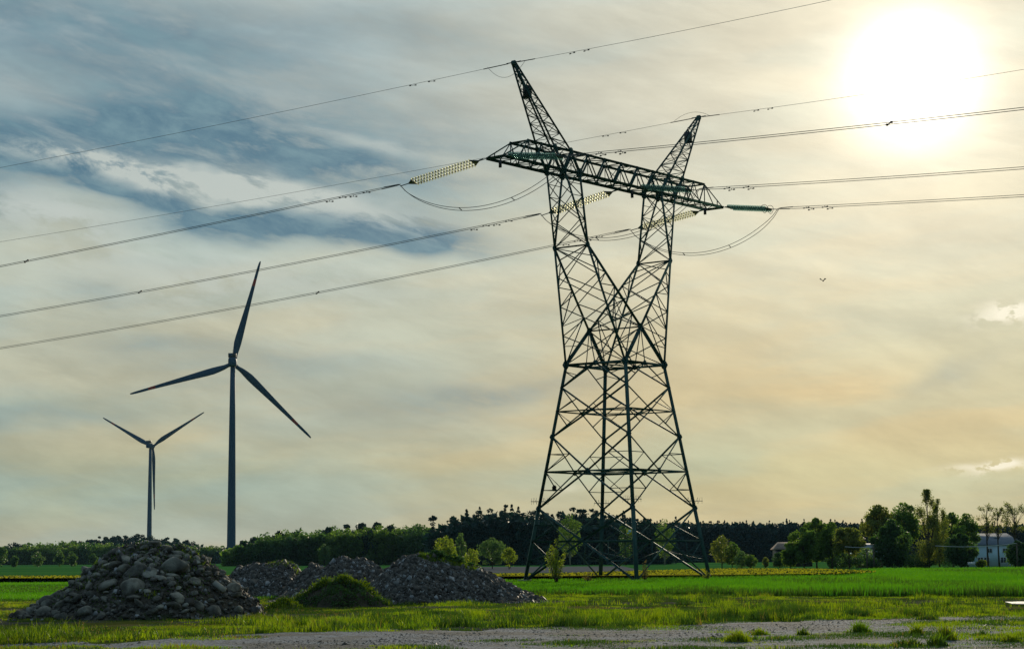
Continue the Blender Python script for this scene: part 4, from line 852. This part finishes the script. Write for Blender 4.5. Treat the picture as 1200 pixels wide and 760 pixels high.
# crossarm
ca = MB(); cl = MB(); ZTIP = 25.692+Z0
nod = [-X3, -9.1, -X5, -X4, -3.9, -1.95, 0, 1.95, 3.9, X4, X5, 9.1, X3]
for s_ in (-1, 1):
    ca.angle(L(-XT, s_*DT_, ZTIP), L(XT, s_*DT_, ZTIP), .17, .03, ref=(0, 0, 1)); ca.angle(L(-X3, s_*DB, ZT), L(X3, s_*DB, ZT), .14, .025, ref=(0, 0, 1))
    for a in (-1, 1):
        ca.angle(L(a*X3, s_*DB, ZT), L(a*XT, s_*DT_*.9, ZTIP+.06), .09, ref=(0, 1, 0)); cl.angle(L(a*X3, s_*DB, ZT), L(a*X3, s_*DB, ZTIP), .08, ref=(0, 1, 0)); cl.angle(L(a*X3, s_*DB, ZT), L(a*11.7, s_*DT_, ZTIP), .08, ref=(0, 1, 0))
        cl.angle(L(a*12.2, s_*DT_, ZTIP), L(a*12.2, s_*DT_, ZTIP+.45), .05, ref=(0, 1, 0))
    for i in range(len(nod)-1):
        x0, x1 = nod[i], nod[i+1]; xm = (x0+x1)/2; wq = .095 if abs(xm) < 8 else .07
        cl.angle(L(x0, s_*DB, ZT), L(xm, s_*DB, ZTIP), wq, ref=(0, 1, 0)); cl.angle(L(xm, s_*DB, ZTIP), L(x1, s_*DB, ZT), wq, ref=(0, 1, 0))
        cl.plate(L(x0, s_*DB, ZT-.04), (0, 1, 0), .15, .03, 6); cl.plate(L(xm, s_*DB, ZTIP+.04), (0, 1, 0), .13, .03, 6)
        if i % 2 and abs(x0) < 6: cl.angle(L(x0, s_*DB, ZT), L(x0, s_*DB, ZTIP), .05, ref=(0, 1, 0))
    for a in (-1, 1): # heavy plates where the arms meet the crossarm
        for xx, rr in ((X1, .34), (X2, .30)): ca.plate(L(a*xx, s_*DB*1.03, ZTIP+.02), (0, 1, 0), rr, .03)
        for xx, rr in ((X4, .24), (X5, .24)): ca.plate(L(a*xx, s_*DB*1.03, ZT), (0, 1, 0), rr, .03)
        cl.angle(L(a*X1, s_*DB, ZTIP), L(a*X4, s_*DB, ZT), .14, ref=(0, 1, 0)); cl.angle(L(a*X2, s_*DB, ZTIP), L(a*X5, s_*DB, ZT), .14, ref=(0, 1, 0)); cl.angle(L(a*X2, s_*DB, ZTIP), L(a*X4, s_*DB, ZT), .10, ref=(0, 1, 0))
for zz, hw, xa in ((ZT, DB, X3), (ZTIP, DT_, XT)):
    n = int(xa*2/1.3)
    zig(cl, L(-xa, -hw, zz), L(xa, -hw, zz), L(-xa, hw, zz), L(xa, hw, zz), n, .055, .055, ref=(0, 0, 1))
    for a in (-1, 1): ca.angle(L(a*xa, -hw, zz), L(a*xa, hw, zz), .15 if zz == ZTIP else .10, ref=(0, 0, 1))
for xx in (-X2, -X1, 0, X1, X2): cl.angle(L(xx, -DB, ZT), L(xx, DB, ZTIP), .05); cl.angle(L(xx, DB, ZT), L(xx, -DB, ZTIP), .05)
cro = ca.build('crossarm', M['steel'], pyl); cl.build('crossarm_lattice', M['steel'], cro)
for xx in (-12.3, 2.6, 12.0):
    b = MB(); q = L(xx, -.2, ZTIP-.32); b.box(q, (.10, .18, .5)); b.tube([(q[0], q[1], q[2]+.2), (q[0], q[1], ZTIP)], .02, 5); b.build('hanging_plate', M['dark'], cro)
# earth-wire peaks
for a in (-1, 1):
    pk = MB(); pl_ = MB(); top = {}
    for xx, dx in ((X4, -.09), (X5, .09)):
        for s_ in (-1, 1):
            b0 = L(a*xx, s_*DB, ZT); b1 = L(a*(XP+dx), s_*.09, ZP); top[xx, s_] = (b0, b1); pk.angle(b0, b1, .09, .02, ref=(0, 1, 0))
    for (p_, q_, rf2) in (((X4, -1), (X4, 1), (1, 0, 0)), ((X5, -1), (X5, 1), (1, 0, 0)), ((X4, -1), (X5, -1), (0, 1, 0)), ((X4, 1), (X5, 1), (0, 1, 0))):
        zig(pl_, top[p_][0], top[p_][1], top[q_][0], top[q_][1], 10, .045, .038, ref=rf2)
    pk.plate(L(a*XP, 0, ZP-.02), (0, 1, 0), .18, .22); pk.tube([L(a*XP, -.6, ZP+.02), L(a*XP, .6, ZP+.02)], .035, 6)
    po = pk.build('earth_wire_peak', M['steel'], pyl); pl_.build('peak_lattice', M['steel'], po)
    b = MB(); t_ = .67 if a < 0 else .66; q = Vector(lerp3(L(a*(X4+X5)/2, 0, ZT), L(a*XP, 0, ZP), t_)); b.box(q, (.42, .42, .8)); b.tube([q+Vector((0, 0, .4)), q+Vector((0, 0, .75))], .04, 6); b.build('junction_box', M['dark'], po)
# anti-climbing guards on the four legs, sign, nest
for sx, sy in ((-1, -1), (-1, 1), (1, -1), (1, 1)):
    b = MB(); q = Vector(legp(sx, sy, ZE+.48)); 
    for u, v in ((.75, 0), (0, .75)):
        b.tube([q-Vector((u, v, 0)), q+Vector((u, v, .04))], .022, 5)
        for k in (-.7, -.35, .35, .7): c = q+Vector((u*k/.75, v*k/.75, 0)); dd = Vector((rng.uniform(-.1, .1), rng.uniform(-.1, .1), 0)); b.tube([c-Vector((0, 0, .18))-dd, c+Vector((0, 0, .26))+dd], .011, 4)
    b.build('climbing_guard', M['galv'], pyl)
q = Vector(legp(-1, 1, 3.42)); 
Rz = Matrix.Rotation(-PYAW, 4, 'Z'); b = MB()
vl = Rz @ Vector((0, -1, 0)); ul = Rz @ Vector((1, 0, 0))
def panel(mb, c, w_, h_, off=0.):
    c = Vector(c)+vl*(.16+off); V_ = [c+ul*(sx_*w_/2)+Vector((0, 0, sz*h_/2))+vl*t for t in (0, .012) for sx_, sz in ((-1, -1), (1, -1), (1, 1), (-1, 1))]
    mb.add([tuple(v) for v in V_], [(0, 3, 2, 1), (4, 5, 6, 7), (0, 1, 5, 4), (1, 2, 6, 5), (2, 3, 7, 6), (3, 0, 4, 7)])
sgc = Wd(-1*(WX+(BX-WX)*(1-3.42/ZW)), (WY+(BY-WY)*(1-3.42/ZW)), 3.42); qs = at(737, 623, sgc.y-.2); lc = Rz @ (Vector((qs.x, sgc.y, qs.z))-Vector((PX, PY, 0)))
panel(b, lc, .36, .36); so_ = b.build('warning_sign', M['signy'], pyl)
b = MB(); panel(b, lc+ul*.06+Vector((0, 0, .06)), .18, .16, .015); b.build('sign_symbol', M['signb'], so_)
b = MB(); panel(b, lc+ul*-.06+Vector((0, 0, -.08)), .14, .08, .015); b.build('sign_text_bar', M['signb'], so_)
nl = at(649.5, 571.5, 141.7); c_ = rng.normal(size=(700, 3)); c_ /= np.linalg.norm(c_, axis=1)[:, None]; c_ *= np.array([.14, .14, .19])*rng.uniform(.5, 1, (700, 1)); v, f = cards(c_, .10)
o = fast('bird_nest', v, f, M['nest'], loc=nl); tag(o, 'dark twig nest lodged on a strut low on the left side of the pylon', 'nest')

# ============================================================ CONDUCTORS
def disc_string(mb, pins, a, b, n=20, r=.135):
    a, b = Vector(a), Vector(b); d = (b-a).normalized(); u = d.cross(Vector((0, 0, 1))).normalized(); v = d.cross(u); st = (b-a).length/n; K_ = 10
    for i in range(n):
        c = a+d*(st*(i+.5)); V_ = []
        for (t, rr) in ((-.045, .035), (-.02, r*.75), (.012, r), (.022, r*.9), (.03, .05)):
            for j in range(K_): q = c+d*t+(u*cos(2*pi*j/K_)+v*sin(2*pi*j/K_))*rr; V_.append(tuple(q))
        mb.add(V_, [(k*K_+j, k*K_+(j+1) % K_, (k+1)*K_+(j+1) % K_, (k+1)*K_+j) for k in range(4) for j in range(K_)])
        pins.tube([c-d*.075, c-d*.03], [.05, .055], 7)
    pins.tube([a, b], .014, 5)
AT_ = dict(p1=-13., p2=1.9, p3=13.)
SPEC = {'L': (-66, dict(p1=(5.28, -.21, -.1112, .000204), p2=(5.05, -.234, -.1204, .000398), p3=(5.04, -.191, -.1316, .000418)), -1),
        'R': (142, dict(p1=(5.48, -.17, -.0999, .000237), p2=(5.17, -.184, -.108, .000288), p3=(4.68, -.165, -.1048, .000209)), 1)}
where = dict(p1='left tip of the crossarm', p2='middle of the crossarm', p3='right tip of the crossarm')
clamp = {}
for side, (azd, ph, sg_) in SPEC.items():
    a_ = R(azd); dh = Vector((sin(a_), cos(a_), 0)); ph_ = Vector((cos(a_), -sin(a_), 0))*(1 if side == 'L' else -1)   # horizontal, across the line, to the nearer side... both signs used
    gm = 'glass' if side == 'L' else 'glass_green'
    for n_, (te, ss, s1, k1) in ph.items():
        A = Wd(AT_[n_], sg_*DT_, ZTIP); ts = .95 if side == 'L' else .75
        def along(t): return A+dh*t+Vector((0, 0, ss*t))
        lab = ('three parallel pale insulator strings pulling left from the ' if side == 'L' else 'green glass insulator strings pulling right from the ')+where[n_]
        e = empty('insulator_set', A, 0, lab, 'insulator', 'insulator sets of the pylon')
        def rel(p): return p-A
        yk = MB(); p0, p1 = rel(along(ts)), rel(along(te)); row = .42 if side == 'L' else .30; tilt = Vector((0, 0, -.07))
        yk.tube([(0, 0, 0), rel(along(ts-.35))], .03, 6); yk.tube([rel(along(.25))+Vector((0, 0, .03)), rel(along(.55))+Vector((0, 0, .03))], .05, 6)
        def tri(apex, base_c):
            r1 = base_c+ph_*row+tilt; r2 = base_c-ph_*row-tilt; n2 = Vector((0, 0, .03)); yk.add([tuple(q) for q in (apex-n2, r1-n2, r2-n2, apex+n2, r1+n2, r2+n2)], [(0, 1, 4, 3), (1, 2, 5, 4), (2, 0, 3, 5)], [(0, 2, 1), (3, 4, 5)]); yk.tube([r1, r2], .045, 6)
        tri(rel(along(ts-.42)), p0); yk.build('yoke_fittings', M['galv'], e); yk = MB(); tri(rel(along(te+.42)), p1); yk.tube([rel(along(te+.35)), rel(along(te+1))], .032, 6)
        yk.build('yoke_fittings', M['galv'], e)
        for k in (-1, 0, 1):
            g = MB(); pn = MB(); off = ph_*row*k+tilt*k; disc_string(g, pn, p0+off, p1+off, 21 if side == 'L' else 22); so2 = g.build('insulator_string', M[gm], e, smooth=True); pn.build('pin_rod', M['dark'], so2)
        up = Vector((0, 0, 1))
        for k in (-1, 1):
            if side == 'L': cc = p1+ph_*row*k+tilt*k; ux = (ph_*.75*k+up*.65*k).normalized(); pts = [cc+dh*(-.02-.45*sin(pi*i/12)*.5)+ux*(.42*sin(pi*i/12))+ph_*0 -dh*(.30*(i/12)) for i in range(13)]
            else: cc = p1+ph_*row*k-dh*.1; pts = [cc+(up*cos(2*pi*i/16)*.30+ph_*sin(2*pi*i/16)*.30*1.0)+dh*.05*sin(4*pi*i/16) for i in range(17)]
            rg = MB(); rg.tube(pts, .018, 5); rg.build('grading_ring', M['galv'], e)
        C0 = A+dh*(te+1)+Vector((0, 0, ss*te-.1)); clamp[side, n_] = C0
        lw = 'twin conductor running off left from the ' if side == 'L' else 'twin conductor running off right from the '
        e2 = empty('power_line', C0, 0, lw+where[n_], 'power line', 'twin conductors of the overhead line')
        offs = [ph_*.17+Vector((0, 0, .09)), -ph_*.17-Vector((0, 0, .09))]
        ts_ = list(np.linspace(0, 20, 12))+list(np.linspace(24, 330, 70))
        def wz(t): return dh*t+Vector((0, 0, s1*t+k1*t*t))
        for of in offs:
            m_ = MB(); m_.tube([wz(t)+of*min(1, .35+t/1.2) for t in ts_], .019, 5); m_.tube([wz(.15)+of*.5, wz(1.3)+of], .033, 6); m_.build('conductor', M['wire'], e2)
        for t in ([30, 78, 130] if side == 'L' else [26, 60, 110]):
            t += {'p1': 0, 'p2': 4, 'p3': -3}[n_]; m_ = MB(); m_.tube([wz(t)+offs[0], wz(t)+offs[1]], .03, 6); m_.box(wz(t)+offs[0], (.12, .12, .10)); m_.box(wz(t)+offs[1], (.12, .12, .10)); m_.build('spacer', M['dark'], e2)
        for t, of in ((2.6, 0), (3.4, 1), (4.4, 0), (5.2, 1)):
            m_ = MB(); c = wz(t)+offs[of]; m_.tube([c, c-Vector((0, 0, .11))], .02, 5); m_.tube([c-dh*.25-Vector((0, 0, .11)), c+dh*.25-Vector((0, 0, .11))], .010, 5)
            for q in (-1, 1): m_.tube([c+dh*.28*q-Vector((0, 0, .11)), c+dh*.16*q-Vector((0, 0, .11))], .045, 6)
            m_.build('vibration_damper', M['dark'], e2)
# jumpers carrying each phase past the tower
for n_, sag in (('p1', 2.35), ('p2', 2.5), ('p3', 2.5)):
    a, b = clamp['L', n_]+Vector((0, 0, -.05)), clamp['R', n_]+Vector((0, 0, -.05)); e = empty('jumper_loop', a, 0, 'slack twin jumper loop hanging below the '+where[n_], 'cable', 'jumper loops below the crossarm')
    dv = Vector((b.x-a.x, b.y-a.y, 0)).normalized(); pv_ = Vector((dv.y, -dv.x, 0)); n = 30
    def jp(t): return (b-a)*t-Vector((0, 0, sag*(4*t*(1-t))**.8))
    for k in (-1, 1):
        m_ = MB(); m_.tube([jp(i/n)+(pv_*.17+Vector((0, 0, .07)))*k*min(1, 6*i/n+.3, 6*(1-i/n)+.3) for i in range(n+1)], .02, 5); m_.build('conductor', M['wire'], e)
    for t in (.37, .68):
        m_ = MB(); m_.tube([jp(t)+(pv_*.17+Vector((0, 0, .07)))*k for k in (-1, 1)], .028, 5); m_.build('spacer', M['dark'], e)
# earth wires
for a, lab in ((-1, 'left'), (1, 'right')):
    for side, azd, s1, k1 in (('L', -66, *( (-.0973, .000286) if a < 0 else (-.0932, .000237))), ('R', 142, *((-.0837, .000443) if a < 0 else (-.0851, .000477)))):
        A = Wd(a*XP, (-.6 if side == 'L' else .6), ZP+.02); A0 = Wd(a*XP, 0, ZP); dh = Vector((sin(R(azd)), cos(R(azd)), 0)); e = empty('earth_wire', A, 0, 'thin single earth wire running off %s from the %s peak' % ('left' if side == 'L' else 'right', lab), 'wire', 'earth wires at the top of the pylon')
        def ez(t): return (A0-A)+dh*t+Vector((0, 0, s1*t+k1*t*t))
        m_ = MB(); m_.tube([ez(t) for t in np.linspace(.5, 330, 90)], .0125, 5); m_.build('strand', M['wire'], e)
        m_ = MB(); m_.tube([ez(.4), ez(2.2)], .03, 6); m_.build('dead_end_clamp', M['dark'], e)
        for t in (6.0, 7.4):
            m_ = MB(); c = ez(t); m_.tube([c-dh*.22-Vector((0, 0, .07)), c+dh*.22-Vector((0, 0, .07))], .012, 5)
            for q in (-1, 1): m_.tube([c+dh*.26*q-Vector((0, 0, .07)), c+dh*.14*q-Vector((0, 0, .07))], .04, 6)
            m_.build('vibration_damper', M['dark'], e)
    A = Wd(a*XP, 0, ZP); m_ = MB(); l1 = Vector((sin(R(-66)), cos(R(-66)), 0)); l2 = Vector((sin(R(142)), cos(R(142)), 0))
    m_.tube([l1*1.9*(1-t)+l2*1.2*t+Vector((0, 0, (-.9 if a < 0 else .45)*4*t*(1-t)-.1)) for t in np.linspace(0, 1, 16)], .012, 5); o = m_.build('earth_jumper', M['wire'], loc=A); tag(o, 'small looped earth jumper at the tip of the %s peak' % lab, 'cable')

# ============================================================ WIND TURBINES
def turbine(hx, hy, bx_, d, blade, ang0, label, nac_rz):
    hub = at(hx, hy, d); x0 = at(bx_, 655, d).x; e = empty('wind_turbine', (hub.x, d+4, 0), nac_rz, label, 'wind turbine', 'wind turbines on the horizon'); H_ = hub.z
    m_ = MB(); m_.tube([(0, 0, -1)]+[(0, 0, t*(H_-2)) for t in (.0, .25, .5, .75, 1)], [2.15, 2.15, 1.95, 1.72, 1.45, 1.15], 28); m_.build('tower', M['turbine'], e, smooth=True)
    n_ = MB()
    secs = [(-5.2, 1.55, 1.7), (-4.8, 1.85, 2.0), (1.0, 1.95, 2.1), (2.6, 1.7, 1.8), (3.2, 1.3, 1.35)]; V_ = []
    for y, hw, hh_ in secs:
        for j in range(16):
            t = 2*pi*j/16; c, s_ = cos(t), sin(t); V_.append((hw*np.sign(c)*abs(c)**.45, y, H_+.2+hh_*np.sign(s_)*abs(s_)**.45))
    q = [(i*16+j, i*16+(j+1) % 16, (i+1)*16+(j+1) % 16, (i+1)*16+j) for i in range(4) for j in range(16)]; V_ += [(0, -5.3, H_+.2), (0, 3.3, H_+.2)]
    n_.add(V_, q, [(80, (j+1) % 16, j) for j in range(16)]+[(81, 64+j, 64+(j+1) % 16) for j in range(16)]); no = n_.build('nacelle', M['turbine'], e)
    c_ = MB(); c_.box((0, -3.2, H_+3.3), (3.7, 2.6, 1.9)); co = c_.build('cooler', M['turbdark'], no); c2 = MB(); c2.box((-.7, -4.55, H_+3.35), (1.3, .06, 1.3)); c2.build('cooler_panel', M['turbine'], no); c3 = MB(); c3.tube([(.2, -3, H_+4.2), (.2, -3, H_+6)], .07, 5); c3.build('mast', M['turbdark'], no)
    ro = bpy.data.objects.new('rotor', None); link(ro, e); ro.location = (0, 5.0, H_)
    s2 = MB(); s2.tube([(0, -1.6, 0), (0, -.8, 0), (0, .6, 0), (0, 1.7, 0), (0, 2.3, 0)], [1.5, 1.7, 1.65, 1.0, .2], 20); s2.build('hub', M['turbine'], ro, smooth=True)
    st = [0, .03, .07, .12, .18, .25, .35, .45, .55, .65, .75, .82, .88, .94, .98, 1.]
    ch = [1.9, 1.9, 2.4, 3.2, 3.75, 3.6, 3.1, 2.65, 2.25, 1.9, 1.6, 1.35, 1.3, 1.15, .9, .5]; thk = [1., 1., .75, .5, .34, .28, .24, .22, .2, .19, .18, .18, .17, .16, .15, .15]
    for b_ in range(3):
        a = R(ang0+120*b_); V_ = []; K_ = 14
        for s_, c, tk in zip(st, ch, thk):
            tw = R(24*(1-s_)**2+6)
            for j in range(K_):
                t = 2*pi*j/K_; xx = cos(t)*c/2-(c*.18 if s_ > .05 else 0); yy = sin(t)*c*tk/2; X = xx*cos(tw)-yy*sin(tw); Y = xx*sin(tw)+yy*cos(tw)+1.4*s_*s_; V_.append((X, Y, 1.2+s_*(blade-1.2)))
        q = [(i*K_+j, i*K_+(j+1) % K_, (i+1)*K_+(j+1) % K_, (i+1)*K_+j) for i in range(15) for j in range(K_)]; mi = [1 if (i//K_) in (10,) else 0 for i in range(len(q))]
        V_ = np.array(V_); ca_, sa_ = cos(a), sin(a); V2 = np.stack([V_[:, 0]*ca_+V_[:, 2]*sa_, V_[:, 1], -V_[:, 0]*sa_+V_[:, 2]*ca_], 1)
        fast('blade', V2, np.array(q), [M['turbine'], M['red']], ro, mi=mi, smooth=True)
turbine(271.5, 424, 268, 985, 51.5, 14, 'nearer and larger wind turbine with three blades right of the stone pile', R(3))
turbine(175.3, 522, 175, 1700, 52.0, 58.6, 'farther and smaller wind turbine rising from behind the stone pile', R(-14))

# ============================================================ SAPLINGS AT THE PYLON FEET, BIRD
def sapling(px_, top, base, wpx, leafm, label, n, stems, card):
    g = gpt(px_, base); d = g.y; h = hat(px_, top, d); wd = wpx/F*d; e = empty('sapling', (g.x, d, 0), 0, label, 'sapling'); tb = MB(); pts = []
    for i in range(stems):
        t = rng.uniform(0, 2*pi); r = wd/2*rng.uniform(.15, .8) if i else 0; tp = Vector((cos(t)*r, sin(t)*r, h*(1 if not i else rng.uniform(.45, .88)))); limb(tb, (rng.normal(0, .03), rng.normal(0, .03), 0), tp, .028, .006, .04)
        for k in range(n//stems): u = rng.uniform(.25, 1)**.8; pts.append(Vector((0, 0, 0)).lerp(tp, u)+Vector(rng.normal(0, wd*.07*(1.25-u), 3)))
    tb.build('trunk', M['bark'], e); v, f = cards(np.array([tuple(p) for p in pts]), card); v[:, 2] = np.maximum(v[:, 2], .02); fast('crown', v, f, M[leafm], e)
sapling(652, 631, 684, 44, 'spring', 'young yellow-green sapling in front of the left pylon leg', 1500, 14, .10)
sapling(757, 655, 683, 22, 'straw', 'sparse brownish sapling right of the front pylon leg', 260, 8, .08)
sapling(829, 668, 682, 16, 'olive', 'small bushy weed wrapped round the right pylon foot', 500, 9, .08)
sapling(690, 668, 683, 26, 'straw', 'dry brownish weeds left of the rear pylon leg', 260, 10, .07)
q = at(964.5, 329, 120); b = MB(); b.tube([(-.12, 0, 0), (-.06, 0, .01), (.02, 0, .01), (.10, 0, 0), (.16, 0, .01)], [.01, .035, .045, .03, .008], 7)
for s_ in (-1, 1): b.add([(.03, s_*.03, .02), (-.05, s_*.03, .02), (-.08, s_*.12, .14), (-.04, s_*.2, .10), (.03, s_*.03, .03), (-.05, s_*.03, .03), (-.08, s_*.12, .15), (-.04, s_*.2, .11)], [(0, 1, 2, 3), (7, 6, 5, 4), (0, 3, 7, 4), (1, 0, 4, 5), (2, 1, 5, 6), (3, 2, 6, 7)])
o = b.build('flying_bird', M['bird'], loc=q); o.rotation_euler = (0, 0, 1.2); tag(o, 'tiny dark bird flying right of the pylon', 'bird')

# ============================================================ HAZE
hb = MB(); hb.box((0, 950, 82), (2600, 2300, 166)); hz_ = hb.build('haze', []); hz_['kind'] = 'stuff'; hz_['label'] = 'thin even haze in the air over the fields'
hm = bpy.data.materials.new('thin_air_haze'); hm.use_nodes = True; n = NT(hm.node_tree); v = n.n('ShaderNodeVolumePrincipled'); v.inputs['Color'].default_value = (.42, .74, .95, 1); v.inputs['Density'].default_value = HAZE; v.inputs['Anisotropy'].default_value = .0
o_ = n.n('ShaderNodeOutputMaterial'); n.nt.links.new(v.outputs[0], o_.inputs['Volume']); hz_.data.materials.append(hm)
